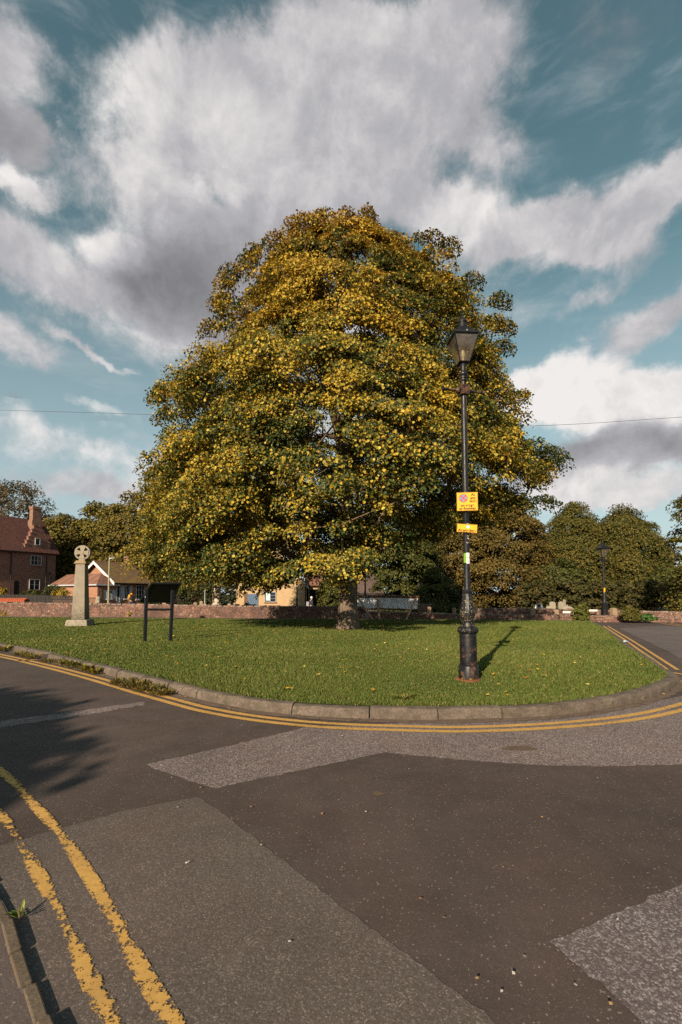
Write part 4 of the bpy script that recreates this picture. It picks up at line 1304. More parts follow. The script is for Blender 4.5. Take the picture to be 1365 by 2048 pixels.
def LZ(z):
    """height on the lamp, calibrated against the photograph"""
    c_, s_ = math.cos(R(10.3)), math.sin(R(10.3))
    y = 1024 - F * ((z + .12 - H) * c_ - 7.23 * s_) / (7.23 * c_ + (z + .12 - H) * s_)
    return D(930, y, LAMP.y - .1).z - ZL
KL = .93
PROF = [(.150, -.04), (.147, .20), (.140, .215), (.127, .222), (.127, .66), (.124, .68), (.138, .69), (.150, .71), (.153, .735), (.147, .765), (.128, .785), (.102, .795), (.096, .83), (.088, .855), (.106, .866), (.109, .882), (.092, .90), (.098, .925), (.112, .965), (.113, 1.01), (.102, 1.09), (.088, 1.17), (.077, 1.25), (.071, 1.295), (.083, 1.305), (.086, 1.325), (.072, 1.345), (.058, 1.37), (.052, 1.40), (.050, 2.88), (.060, 2.90), (.066, 2.93), (.060, 2.955), (.052, 2.975), (.050, 3.0), (.049, 4.66)]
def flute(g, z):
    if LZ(.905) < z < LZ(1.29):
        return 1 + .035 * math.cos(12 * g)
    if LZ(.69) < z < LZ(.78):
        return 1 + .030 * math.cos(16 * g)
    return 1.0
PROF = [(r * (1.0 if z < 1.3 else KL), LZ(z)) for r, z in PROF]
MB().lathe(PROF, 48, mod=flute).build('column', M_IRON, lamp, smooth=True)
# raised door panel on the base, wrapped round the drum
def arc(mb, r0, r1, a0, a1, z0, z1, n=14, c=(0, 0)):
    vs, fs = [], []
    for i in range(n + 1):
        a = a0 + (a1 - a0) * i / n
        for r, z in ((r0, z0), (r1, z0), (r1, z1), (r0, z1)):
            vs.append((c[0] + r * math.cos(a), c[1] + r * math.sin(a), z))
    for i in range(n):
        for k in range(4):
            fs.append((i * 4 + k, i * 4 + (k + 1) % 4, (i + 1) * 4 + (k + 1) % 4, (i + 1) * 4 + k))
    fs += [(3, 2, 1, 0), tuple(n * 4 + k for k in range(4))]
    return mb.add(vs, fs)
ac = math.atan2(-LAMP.y, -LAMP.x)          # the angle that faces the camera's side
pm = MB()
arc(pm, .12, .1365, ac - .62, ac + .95, LZ(.255), LZ(.272))
arc(pm, .12, .1365, ac - .62, ac + .95, LZ(.628), LZ(.645))
arc(pm, .12, .1365, ac - .62, ac - .56, LZ(.273), LZ(.627))
arc(pm, .12, .1365, ac + .89, ac + .95, LZ(.273), LZ(.627))
pm.build('door_panel', M_IRONRUST, lamp)
MB().lathe([(.19, -.01), (.185, .012), (.12, .03)], 20, mod=lambda g, z: 1 + .12 * math.sin(3 * g) + .06 * math.sin(7 * g)).build('rust_skirt', simple('rusty_soil', (.20, .075, .035), .95, .5, 30), lamp)
cb = thing('crossbar', None, None)
cb.parent = lamp
cb.location = (0, 0, LZ(4.735))
cb.scale = (.92, .92, .92)
cb.rotation_euler = (0, 0, R(12))
M_ = MB().box((0, 0, 0), (.145, .145, .165)).box((0, -.0745, .072), (.15, .012, .018)).box((0, -.0745, -.072), (.15, .012, .018)).box((-.066, -.0745, 0), (.018, .012, .124)).box((.066, -.0745, 0), (.018, .012, .124))
M_.box((0, -.0755, 0), (.020, .012, .135), ry=R(45)).box((.022, -.0745, -.024), (.030, .012, .020)).box((-.024, -.0745, .026), (.026, .012, .018))
M_.build('collar_box', M_IRONRUST, cb, bevel=.004)
for sgn in (-1, 1):
    MB().lathe([(.036, .07), (.052, .085), (.052, .105), (.034, .13), (.024, .15), (.020, .25), (.023, .30), (.027, .325), (.023, .345), (.034, .36), (.036, .38), (.014, .395)], 14).build('ladder_arm', M_IRONRUST, cb, smooth=True).rotation_euler = (0, R(90) * sgn, 0)
NECK = [(.049, 4.80), (.049, 4.90), (.062, 4.905), (.066, 4.92), (.054, 4.935), (.054, 4.955), (.066, 4.965), (.066, 4.985), (.056, 4.995), (.066, 5.01), (.076, 5.035), (.070, 5.06), (.050, 5.075), (.044, 5.09), (.046, 5.15), (.055, 5.21), (.060, 5.235)]
NECK = [(r * .92, LZ(z)) for r, z in NECK]
MB().lathe(NECK, 32).build('neck', M_IRONRUST, lamp, smooth=True)
lan = bpy.data.objects.new('lantern', None)
COL.objects.link(lan)
lan.parent = lamp
lan.location = (0, 0, LZ(5.235))
lan.scale = (.86, .86, .84)
lan.rotation_euler = (0, 0, R(4))
B0, B1, T0 = .088, .212, .47
fr = MB()
cor = lambda h, z: [(-h, -h, z), (h, -h, z), (h, h, z), (-h, h, z)]
bo, to = cor(B0, .012), cor(B1, T0)
for k in range(4):
    fr.tube([bo[k], to[k]], .0125, 4)
    fr.tube([bo[k], bo[(k + 1) % 4]], .012, 4)
    fr.tube([to[k], to[(k + 1) % 4]], .013, 4)
fr.box((0, 0, .006), (.15, .15, .014))
fr.build('frame', M_BLACKMETAL, lan)
for k in range(4):
    q = [Vector(bo[k]), Vector(bo[(k + 1) % 4]), Vector(to[(k + 1) % 4]), Vector(to[k])]
    nrm = (q[1] - q[0]).cross(q[3] - q[0]).normalized()
    ins = [c + (sum(q, Vector()) / 4 - c) * .03 for c in q]
    MB().prism(ins, nrm * .0015, nrm * -.0015).build('pane', M_LGLASS, lan)
rf = MB()
def ringsq(lst):
    vs, fs = [], []
    for h, z in lst:
        vs += cor(h, z)
    for i in range(len(lst) - 1):
        for k in range(4):
            fs.append((i * 4 + k, i * 4 + (k + 1) % 4, (i + 1) * 4 + (k + 1) % 4, (i + 1) * 4 + k))
    fs += [(3, 2, 1, 0), tuple((len(lst) - 1) * 4 + k for k in range(4))]
    return vs, fs
rf.add(*ringsq([(.19, T0 + .012), (.226, T0 + .012), (.230, T0 + .02), (.230, T0 + .058), (.214, T0 + .066), (.165, T0 + .10), (.12, T0 + .15), (.088, T0 + .21), (.06, T0 + .215)]))
rf.build('roof', M_BLACKMETAL, lan)
MB().lathe([(.05, T0 + .13), (.092, T0 + .205), (.096, T0 + .225), (.084, T0 + .235), (.074, T0 + .31), (.086, T0 + .318), (.088, T0 + .335), (.070, T0 + .365), (.044, T0 + .40), (.022, T0 + .42), (.020, T0 + .445), (.032, T0 + .462), (.030, T0 + .48), (.014, T0 + .50), (.012, T0 + .52), (.022, T0 + .535), (.016, T0 + .56), (.004, T0 + .60)], 24).build('finial', M_BLACKMETAL, lan, smooth=True)
MB().box((0, 0, T0 - .012), (B1 * 1.9, B1 * 1.9, .012)).build('reflector', simple('tarnished_enamel', (.40, .34, .28), .5, .25, 9), lan)
MB().box((0, -.234, T0 + .045), (.022, .012, .022)).build('roof_bolt', M_GALV, lan)
MB().lathe([(.028, .02), (.028, .06), (.018, .075), (.018, .12), (.034, .15), (.036, .22), (.02, .26), (.004, .27)], 14).build('bulb', simple('milky_bulb', (.5, .48, .42), .4, .1, 5), lan, smooth=True)

# worn white marks on the pole and the sticker
fk = MB()
rf_ = random.Random(4)
zc = LZ(2.41)
for k in range(7):
    zz = zc - .047 * k
    for j in range(3):
        a = ac + .50 + rf_.uniform(-.22, .22)
        a2 = a + rf_.choice((-1, 1)) * rf_.uniform(.15, .35)
        arc(fk, .0495, .0512, min(a, a2), max(a, a2), zz + rf_.uniform(-.016, .016) - .003, zz + rf_.uniform(-.016, .016) + .006, 4)
fk.build('worn_paint_marks', simple('flaking_white_paint', (.48, .45, .38), .8, .4, 60), lamp)
stk = thing('sticker', 'white and green sticker with a dark round emblem wrapped on the lamp post', 'sticker', LAMP)
stk.rotation_euler = (0, R(-.2), 0)
z1_, z2_ = D(930, 1127, LAMP.y - .05).z - ZL, D(930, 1105.5, LAMP.y - .05).z - ZL
arc(MB(), .0495, .0522, ac - .02, ac + 1.05, z1_, z2_).build('paper', M_WHITE, stk)
arc(MB(), .0495, .0518, ac - .95, ac - .03, z1_ + .012, z2_ - .004).build('green_panel', simple('lime_green_print', (.16, .33, .035), .5, .1, 8), stk)
em = MB()
zm = (z1_ + z2_) / 2 + .01
for k in range(16):
    g0, g1 = 2 * math.pi * k / 16, 2 * math.pi * (k + 1) / 16
    if k in (3, 4, 12):
        continue
    pts = []
    for rr_, g in ((.014, g0), (.021, g0), (.021, g1), (.014, g1)):
        a = ac + .50 + rr_ * math.cos(g) / .052
        pts.append((.0532 * math.cos(a), .0532 * math.sin(a), zm + rr_ * math.sin(g)))
    em.add(pts, [(0, 1, 2, 3)])
for w, dz in ((.30, .055), (.24, .047), (.34, -.05), (.30, -.058), (.22, -.066)):
    arc(em, .0520, .0530, ac + .50 - w / 2 * 1.2, ac + .50 + w / 2 * 1.2, zm + dz - .002, zm + dz + .002, 6)
em.build('print', simple('dark_print', (.06, .05, .07), .6, .1, 8), stk)

# ------------------------------------------------------------------ lettering
def text_mesh(txt, size, align='CENTER', depth=.0006, bold=.0):
    cu = bpy.data.curves.new('lettering', 'FONT')
    cu.body = txt
    cu.size = size
    cu.align_x = align
    cu.align_y = 'CENTER'
    cu.extrude = depth
    cu.offset = bold
    o = bpy.data.objects.new('lettering', cu)
    COL.objects.link(o)
    bpy.context.view_layer.update()
    me = bpy.data.meshes.new_from_object(o.evaluated_get(bpy.context.evaluated_depsgraph_get()))
    bpy.data.objects.remove(o)
    bpy.data.curves.remove(cu)
    me.materials.clear()
    return me
def letter(parent, lines, m):
    """lines: (text, x, z, size, align) laid on the front (-y) of a plate, joined to one part"""
    bm = bmesh.new()
    for txt, x, z, size, al in lines:
        me = text_mesh(txt, size, al, bold=size * .028)
        me.transform(Matrix.Translation((x, 0, z)) @ Matrix.Rotation(R(90), 4, 'X'))
        bm.from_mesh(me)
        bpy.data.meshes.remove(me)
    me = bpy.data.meshes.new('lettering')
    bm.to_mesh(me)
    bm.free()
    o = link('lettering', me, m, parent, (0, -.0045, 0))
    return o
def disc(mb, r, y0, y1, n=40, c=(0, 0)):
    vs = [(c[0] + r * math.cos(2 * math.pi * k / n), y, c[1] + r * math.sin(2 * math.pi * k / n)) for y in (y0, y1) for k in range(n)]
    fs = [tuple(range(n)), tuple(range(2 * n - 1, n - 1, -1))] + [(k, (k + 1) % n, n + (k + 1) % n, n + k) for k in range(n)]
    return mb.add(vs, fs)
M_SIGNY = simple('yellow_sign_face', (.74, .38, .022), .45, .06, 6)
M_INK = simple('black_sign_ink', (.014, .012, .010), .6, .1, 6)
M_RED = simple('red_sign_ink', (.58, .055, .05), .5, .1, 6)
M_SIGNBLUE = simple('blue_sign_ink', (.10, .28, .47), .5, .1, 6)
def plate(root, w, h, rc=.012):
    pts = []
    for cx_, cz_, a0 in ((w / 2 - rc, h / 2 - rc, 0), (-w / 2 + rc, h / 2 - rc, 90), (-w / 2 + rc, -h / 2 + rc, 180), (w / 2 - rc, -h / 2 + rc, 270)):
        for k in range(5):
            a = R(a0 + 22.5 * k)
            pts.append((cx_ + rc * math.cos(a), 0, cz_ + rc * math.sin(a)))
    MB().prism(pts, (0, -.003, 0), (0, .003, 0)).build('plate', M_SIGNY, root)
    b = MB()
    t_ = .006
    for x0, x1, z0, z1 in ((-w / 2 + rc, w / 2 - rc, h / 2 - t_, h / 2 - .002), (-w / 2 + rc, w / 2 - rc, -h / 2 + .002, -h / 2 + t_), (-w / 2 + .002, -w / 2 + t_, -h / 2 + rc, h / 2 - rc), (w / 2 - t_, w / 2 - .002, -h / 2 + rc, h / 2 - rc)):
        b.b2((x0, -.0042, z0), (x1, -.0032, z1))
    b.build('border', M_INK, root)
    MB().box((0, .018, 0), (.10, .030, .04)).build('bracket', M_GALV, root)
p1 = D(935, 1003, LAMP.y - .085)
sg = thing('parking_sign', 'square yellow sign with red and blue roundel: At any time on verge or footway', 'sign', p1, R(-6))
sg.rotation_euler = (0, R(-.5), R(-6))
plate(sg, .315, .285)
letter(sg, [('At', .085, .102, .058, 'CENTER'), ('any', .085, .052, .058, 'CENTER'), ('time', .085, .003, .058, 'CENTER'), ('on verge', .0, -.060, .056, 'CENTER'), ('or footway', .0, -.108, .056, 'CENTER')], M_INK)
rd = MB()
disc(rd, .064, -.0032, -.0045, c=(-.058, .052))
rd_o = rd.build('roundel', M_RED, sg)
for k in range(4):
    a = R(90 * k)
    pts = []
    for j in range(9):
        g = a + R(-45 + 14 + (90 - 28) * j / 8)
        pts.append((-.058 + .052 * math.cos(g), 0, .052 + .052 * math.sin(g)))
    pts.append((-.058 + .011 * math.cos(a), 0, .052 + .011 * math.sin(a)))
    MB().prism(pts, (0, -.0060, 0), (0, -.0048, 0)).build('blue_sector', M_SIGNBLUE, rd_o)
p2 = D(934.5, 1056.5, LAMP.y - .075)
s2 = thing('parking_sign', 'small crooked yellow plate with a white dot, reading At any time', 'sign', p2)
s2.rotation_euler = (0, R(4.2), R(-4))
plate(s2, .305, .128)
letter(s2, [('At any time', .0, -.034, .056, 'CENTER')], M_INK)
disc(MB(), .024, -.0032, -.0046, c=(.012, .022)).build('white_dot', M_WHITE, s2)

# ------------------------------------------------------------------ stone cross
cr = thing('stone_cross', 'weathered stone wheel cross on a tapering shaft, standing on the grass at the left', 'monument', G(161, 1251, ZL), R(8))
YC = cr.location.y
sc_ = lambda px: px / 910 * YC * 1.0
zc_ = lambda y: D(165, y, YC).z - ZL
MB().box((0, 0, .10), (.88, .88, .30), 0, .90).build('plinth', M_CROSSLOW, cr, bevel=.03)
b0, b1, h0, h1 = .52, .36, .24, zc_(1128)
def frust(z0, z1, f0, f1, m, nm):
    vs = [(x * w / 2, y * w / 2, z) for z, w in ((z0, f0), (z1, f1)) for x, y in ((-1, -1), (1, -1), (1, 1), (-1, 1))]
    MB().add(vs, [(3, 2, 1, 0), (4, 5, 6, 7), (0, 1, 5, 4), (1, 2, 6, 5), (2, 3, 7, 6), (3, 0, 4, 7)]).build(nm, m, cr, bevel=.015)
zm_ = h0 + (h1 - h0) * .30
frust(h0, h1, b0, b1, None, 'shaft')
def shaft_mat():
    t = mat('monument_shaft_stone')
    z = t.node('ShaderNodeSeparateXYZ', {0: t.obj}).outputs[2]
    n = t.noise(t.pos, 3.5, 8, .65)
    s = t.noise(t.pos, 26, 6, .72)
    st2 = t.noise(t.node('ShaderNodeMapping', {'Vector': t.pos, 'Scale': (1, 1, .15)}).outputs[0], 14, 5, .7)
    c = t.mix(t.mrange(n, .3, .7), (.215, .183, .138), (.295, .252, .195))
    c = t.mix(t.mrange(st2, .55, .8, 0, .5), c, (.18, .155, .11))
    k = t.math('ADD', s, t.mrange(z, 1.15, .15, -.10, .16))
    c = t.mix(t.mrange(k, .52, .64, 0, .85), c, (.060, .055, .042))
    t.put(t.b.inputs['Base Color'], c)
    t.b.inputs['Roughness'].default_value = .9
    bump(t, t.math('ADD', n, s), .35, .012)
    return t.m
for ch in cr.children:
    if ch.name.startswith('shaft'):
        ch.data.materials.clear()
        ch.data.materials.append(shaft_mat())
MB().box((.0, 0, h1 + .07), (.50, .48, .14), 0, .70).build('cap', M_LICHEN, cr, bevel=.02)
hz0, hz1 = zc_(1122), zc_(1091)
wr = (hz1 - hz0) / 2 * .94
hc = (hz0 + hz1) / 2
hd = MB()
def ringpart(mb, r0, r1, y, n=40):
    vs, fs = [], []
    for k in range(n):
        g = 2 * math.pi * k / n
        for r, yy in ((r0, -y), (r1, -y), (r1, y), (r0, y)):
            vs.append((r * math.cos(g), yy, r * math.sin(g)))
    for k in range(n):
        k2 = (k + 1) % n
        for j in range(4):
            fs.append((k * 4 + j, k * 4 + (j + 1) % 4, k2 * 4 + (j + 1) % 4, k2 * 4 + j))
    mb.add(vs, fs)
ringpart(hd, wr * .80, wr, .10)
for k in range(4):
    a = R(90 * k)
    ca, sa = math.cos(a), math.sin(a)
    poly = [(r * ca - t * sa, 0, r * sa + t * ca) for r, t in ((.0, -.055), (wr * .45, -.075), (wr * .82, -wr * .44), (wr * .82, wr * .44), (wr * .45, .075), (0, .055))]
    hd.prism(poly, (0, -.118 - .001 * k, 0), (0, .118 + .001 * k, 0))
disc(hd, .07, -.135, .135, 20)
ho = hd.build('cross_head', M_CROSS, cr, (.03, 0, hc + .02))
ho.rotation_euler = (0, R(3), 0)
MB().box((.02, 0, h1 + .20), (.26, .24, .22), 0, .7).build('neck', M_CROSS, cr, bevel=.02)

# ------------------------------------------------------------------ information board seen from behind
bp0, bp1 = G(290, 1284, ZL), G(341, 1283, ZL)
ib = thing('information_board', 'black slanted information board on two square posts, seen from behind', 'sign board', (bp0 + bp1) / 2)
def lc(o, v):
    return Vector(v) - o.location
for base, tx, ty in ((bp0, 293.5, 1180), (bp1, 346, 1180)):
    tp = D(tx, ty, base.y + .05)
    a, b = lc(ib, base), lc(ib, tp)
    MB().tube([a - Vector((0, 0, .05)), b], .052, 4).build('post', M_BLACKMETAL, ib)
a, b = lc(ib, D(291, 1219, bp0.y)), lc(ib, D(344, 1219, bp1.y))
MB().tube([a, b], .030, 4).build('rail', M_BLACKMETAL, ib)
q = [lc(ib, D(304, 1167, 12.85)), lc(ib, D(360.5, 1167, 13.05)), lc(ib, D(344, 1204, 13.75)), lc(ib, D(280.5, 1203, 13.55))]
nr = (q[1] - q[0]).cross(q[3] - q[0]).normalized()
MB().prism(q, nr * .02, nr * -.02).build('panel', M_BLACKMETAL, ib)
eb_ = MB()
for i in range(4):
    eb_.tube([q[i], q[(i + 1) % 4]], .030, 4)
eb_.build('frame', M_BLACKMETAL, ib)
MB().lathe([(.012, 0), (.012, .02), (.004, .026)], 10).build('bolt_cap', M_WHITE, ib, tuple(lc(ib, D(291.8, 1194, bp0.y - .06)))).rotation_euler = (R(90), 0, 0)

# ------------------------------------------------------------------ timber screen with grey sheeting
scn = thing('site_screen', 'temporary timber framed screen of grey plastic sheeting beside the big trunk', 'screen', D(777, 1240, 24))
def so(x, y, Y):
    return lc(scn, D(x, y, Y))
YS = 24.2
for nm_, pts in (('sheet', [(712, 1196, YS + .5), (754, 1195, YS), (754, 1216, YS), (712, 1219, YS + .5)]), ('sheet', [(757, 1195, YS), (836, 1197, YS - .2), (836, 1218, YS - .2), (757, 1216, YS)])):
    qs = [so(*p) for p in pts]
    mb = MB()
    NXx = 16
    rs = random.Random(6)
    for i in range(NXx + 1):
        for j in range(5):
            u_, v_ = i / NXx, j / 4
            p = (qs[0].lerp(qs[1], u_)).lerp(qs[3].lerp(qs[2], u_), v_)
            mb.v.append(tuple(p + Vector((0, rs.gauss(0, .012) + .02 * math.sin(u_ * 23 + v_ * 3), 0))))
    mb.f = [(i * 5 + j, (i + 1) * 5 + j, (i + 1) * 5 + j + 1, i * 5 + j + 1) for i in range(NXx) for j in range(4)]
    o = mb.build(nm_, M_SHEET, scn)
    so_md = o.modifiers.new('solid', 'SOLIDIFY')
    so_md.thickness = .004
for pa, pb, w in (((712, 1193.5, YS + .5), (754, 1192.5, YS), .065), ((754, 1192.5, YS), (838, 1194, YS - .2), .065)):
    MB().tube([so(*pa) - Vector((0, .04, 0)), so(*pb) - Vector((0, .04, 0))], w, 4).build('top_rail', M_BROWNWOOD, scn)
MB().tube([so(712, 1220, YS + .5), so(754, 1217, YS), so(838, 1220.5, YS - .2)], .035, 4).build('bottom_rail', M_BROWNWOOD, scn)
for x, yt, xb, yb, Y in ((754, 1187, 760, 1239, YS - .05), (838, 1191, 838.5, 1241, YS - .2), (714, 1192, 714, 1240, YS + .5)):
    MB().tube([so(x, yt, Y), so(xb, yb, Y) - Vector((0, 0, .05))], .055, 4).build('post', M_PALEWOOD if x != 838 else M_BROWNWOOD, scn)
for x, yt, xb, yb in ((714, 1192, 749.5, 1242.5), (834, 1192, 810.5, 1242.5)):
    MB().tube([so(x, yt, YS - .15), so(xb, yb, 23.2) - Vector((0, 0, .05))], .045, 4).build('brace', M_PALEWOOD, scn)

# ------------------------------------------------------------------ posts, far lamps, poles, name boards, cable
def bollard(x, yt, yb, Y, w, label):
    a, b = D(x, yb, Y), D(x, yt, Y)
    t = thing('wooden_post', label, 'post', (a.x, Y, a.z - .25), R(10 * math.sin(x)), 'weathered wooden posts along the walls')
    h = b.z - a.z + .25
    MB().box((0, 0, h / 2 - .02), (w, w, h - .04)).build('shaft', M_POSTWOOD, t, bevel=.015)
    MB().lathe([(w * .62, h - .045), (w * .60, h - .03), (w * .30, h), (.01, h + .01)], 4).build('top', M_POSTWOOD, t).rotation_euler = (0, 0, R(45))
    return t
for x, yt, yb, Y, w, lb in ((391, 1205, 1216, 29.5, .24, 'squat wooden post top above the wall, second right of the black board'), (403, 1202, 1216, 29.5, .20, 'taller rounded wooden post top above the wall, left of the pale trunk'), (437 - 27, 1207, 1216, 29.0, .22, 'low post top just left of the pale mottled trunk'), (459, 1207, 1217, 28.5, .20, 'single stubby post top right of the pale mottled trunk'), (329, 1204, 1214, 29.5, .24, 'pale square post top framed by the black board posts'),
                            (661, 1211, 1222, 27.6, .20, 'post by the shrub, just left of the big trunk'), (859, 1213, 1226, wy_px(859, .6), .2, 'wooden post at the end of the sunlit wall stub'), (909, 1215.5, 1228, wy_px(909, .6), .2, 'wooden post just left of the black lamp base'), (959, 1216, 1229, wy_px(959, .6), .2, 'wooden post just right of the black lamp base'),
                            (1065.5, 1218, 1231, wy_px(1065, .6), .24, 'wooden post at the right wall, below the person in white'), (1111.5, 1219, 1232, wy_px(1111, .6), .26, 'reddish wooden post at the right wall, left of the two name boards'), (1172.5, 1217, 1232, wy_px(1172, .6), .24, 'wooden post between the green bush and the higher name board'), (1227.5, 1216, 1232, wy_px(1227, .6), .26, 'wooden post at the right wall just right of the far lamp')):
    bollard(x, yt, yb, Y, w, lb)
def name_board(x0, x1, y0, y1, Y, yb, label):
    a, b = D(x0, y0, Y), D(x1, y1, Y)
    cx_, w, h = (a.x + b.x) / 2, b.x - a.x, a.z - b.z
    t = thing('name_board', label, 'sign', (cx_, Y, D(x0, yb, Y).z), 0, 'street name boards by the right wall')
    zc2 = (a.z + b.z) / 2 - t.location.z
    MB().box((0, 0, zc2), (w, .03, h)).build('board', M_WHITE, t, bevel=.006)
    for s in (-1, 1):
        MB().box((s * w * .36, .035, zc2 / 2), (.05, .035, zc2 + h * .4)).build('leg', M_DARKWOOD, t)
    bb = MB()
    for k in range(9):
        bb.box((-w * .38 + k * w * .095, -.0165, zc2), (w * .055, .003, h * .34))
    bb.build('faded_lettering', simple('faded_sign_ink', (.42, .41, .40), .6, .2, 9), t)
name_board(1126, 1154, 1222.5, 1226.5, wy_px(1140, .5), 1230, 'long low white street name board half hidden by the green bush')
name_board(1175, 1195, 1219.2, 1222.8, wy_px(1185, .6), 1230, 'white street name board on dark legs beside the far lamp')

def far_lamp(x, ytop, ybase, Y, label, arm_y, lantern=True, band=None):
    b, tp = D(x, ybase, Y), D(x, ytop, Y)
    h = tp.z - b.z
    t = thing('street_lamp', label, 'street lamp', b, 0, 'old black street lamps across the road')
    MB().lathe([(.15, -.1), (.15, .45), (.17, .5), (.12, .56), (.09, .65), (.10, .85), (.075, 1.1), (.06, 1.2), (.052, 1.3), (.045, h - 1.15), (.07, h - 1.12), (.045, h - 1.08), (.05, h - .95)], 14).build('column', M_BLACKMETAL, t, smooth=True)
    za = D(x, arm_y, Y).z - b.z
    MB().box((0, 0, za), (.15, .15, .16)).tube([(-.36, 0, za), (.36, 0, za)], .022, 6).build('crossbar', M_BLACKMETAL, t)
    ln_ = bpy.data.objects.new('lantern', None)
    COL.objects.link(ln_)
    ln_.parent = t
    ln_.location = (0, 0, h - .95)
    f_ = MB()
    b_, t_ = cor(.09, 0), cor(.23, .45)
    for k in range(4):
        f_.tube([b_[k], t_[k]], .016, 4).tube([b_[k], b_[(k + 1) % 4]], .014, 4).tube([t_[k], t_[(k + 1) % 4]], .016, 4)
    f_.build('frame', M_BLACKMETAL, ln_)
    MB().add(*ringsq([(.085, .01), (.215, .44)])).build('pane', M_LGLASS, ln_)
    r_ = MB().add(*ringsq([(.26, .46), (.26, .49), (.12, .60), (.07, .66)]))
    r_.lathe([(.07, .64), (.075, .72), (.03, .78), (.03, .82), (.01, .95)], 10)
    r_.build('roof', M_BLACKMETAL, ln_)
    if band:
        z0, z1 = D(x, band[1], Y).z - b.z, D(x, band[0], Y).z - b.z
        MB().box((-.01, -.056, (z0 + z1) / 2), (.07, .02, z1 - z0)).build('band', M_SIGNY, t)
    return t
far_lamp(1210, 1079, 1227, wy_px(1210, .75), 'black street lamp with a yellow band before the dark limes at the right', 1120, band=(1176, 1192))
far_lamp(731, 1082, 1222, 29, 'black street lamp half hidden in leaves just right of the big trunk', 1122)
# slim poles
def pole(name, x, yt, yb, Y, r, m, label, cat='post'):
    b = D(x, yb, Y)
    t = thing(name, label, cat, (b.x, Y, b.z - .3))
    h = D(x, yt, Y).z - b.z + .3
    MB().tube([(0, 0, 0), (0, 0, h * .4), (0, 0, h)], [r * 1.25, r, r * .85], 10).build('shaft', m, t, smooth=True)
    return t, h
mp_, hm = pole('lamp_post', 217, 1118, 1210, 42, .075, simple('mossy_steel', (.30, .28, .18), .6, .2, 6), 'slim pale modern lamp post standing in front of the bungalow', 'street lamp')
MB().tube([(0, 0, hm - .02), (.1, 0, hm + .05), (.35, 0, hm + .08)], .05, 8).tube([(.25, 0, hm + .08), (.5, 0, hm + .09)], [.09, .07], 8, flat=.5).build('lamp_head', M_GREYWHITE, mp_)
MB().lathe([(.03, hm), (.05, hm + .06), (.03, hm + .16), (.01, hm + .2)], 8).build('sensor', M_GREYWHITE, mp_)
sp_, hs_ = pole('sign_post', 594.5, 1158, 1216, 38, .06, M_BLACKMETAL, 'thin post with a small yellow plate and a white band before the ochre house')
MB().box((0, -.07, hs_ - .28), (.22, .02, .26)).build('plate', M_SIGNY, sp_)
MB().lathe([(.058, hs_ - .95), (.072, hs_ - .94), (.072, hs_ - .5), (.058, hs_ - .49)], 10).build('white_band', M_GREYWHITE, sp_)
p_, h_ = pole('sign_post', 410, 1176, 1214, 32, .04, M_GALV, 'plain thin grey pole left of the pale mottled trunk')
MB().lathe([(.045, h_), (.045, h_ + .03), (.01, h_ + .05)], 8).build('cap', M_DARKWOOD, p_)
p_, h_ = pole('sign_post', 356, 1184, 1212, 32, .03, M_BLACKMETAL, 'thin dark pole just right of the black board')
MB().lathe([(.036, h_), (.036, h_ + .03), (.01, h_ + .05)], 8).build('cap', M_DARKWOOD, p_)
ca = [D(x, y, Y) for x, y, Y in ((-420, 806, 44), (0, 820, 42), (310, 829.5, 40.5), (680, 846, 39), (1035, 852.5, 38), (1365, 834, 37), (1750, 806, 36))]
tag(MB().tube(catmull(ca, 2.5), .016, 5).build('overhead_cable', M_CABLE), 'single black overhead cable crossing the sky behind the big tree', 'cable')
lt = thing('litter', 'small crumpled white and blue wrapper lying on the yellow lines at the right', 'litter', G(1252, 1284, .014), .4)
for i, (m_, sx, dx) in enumerate(((M_GREYWHITE, .055, -.05), (M_SIGNBLUE, .04, .04))):
    bm = bmesh.new()
    bmesh.ops.create_icosphere(bm, subdivisions=2, radius=sx)
    rl = random.Random(i)
    for v in bm.verts:
        v.co = Vector((v.co.x * 1.3 + dx, v.co.y, max(-.4 * sx, v.co.z * .6) + sx * .4)) * rl.uniform(.8, 1.15)
    me = bpy.data.meshes.new('scrap')
    bm.to_mesh(me)
    bm.free()
    link(('paper_scrap', 'foil_scrap')[i], me, m_, lt)
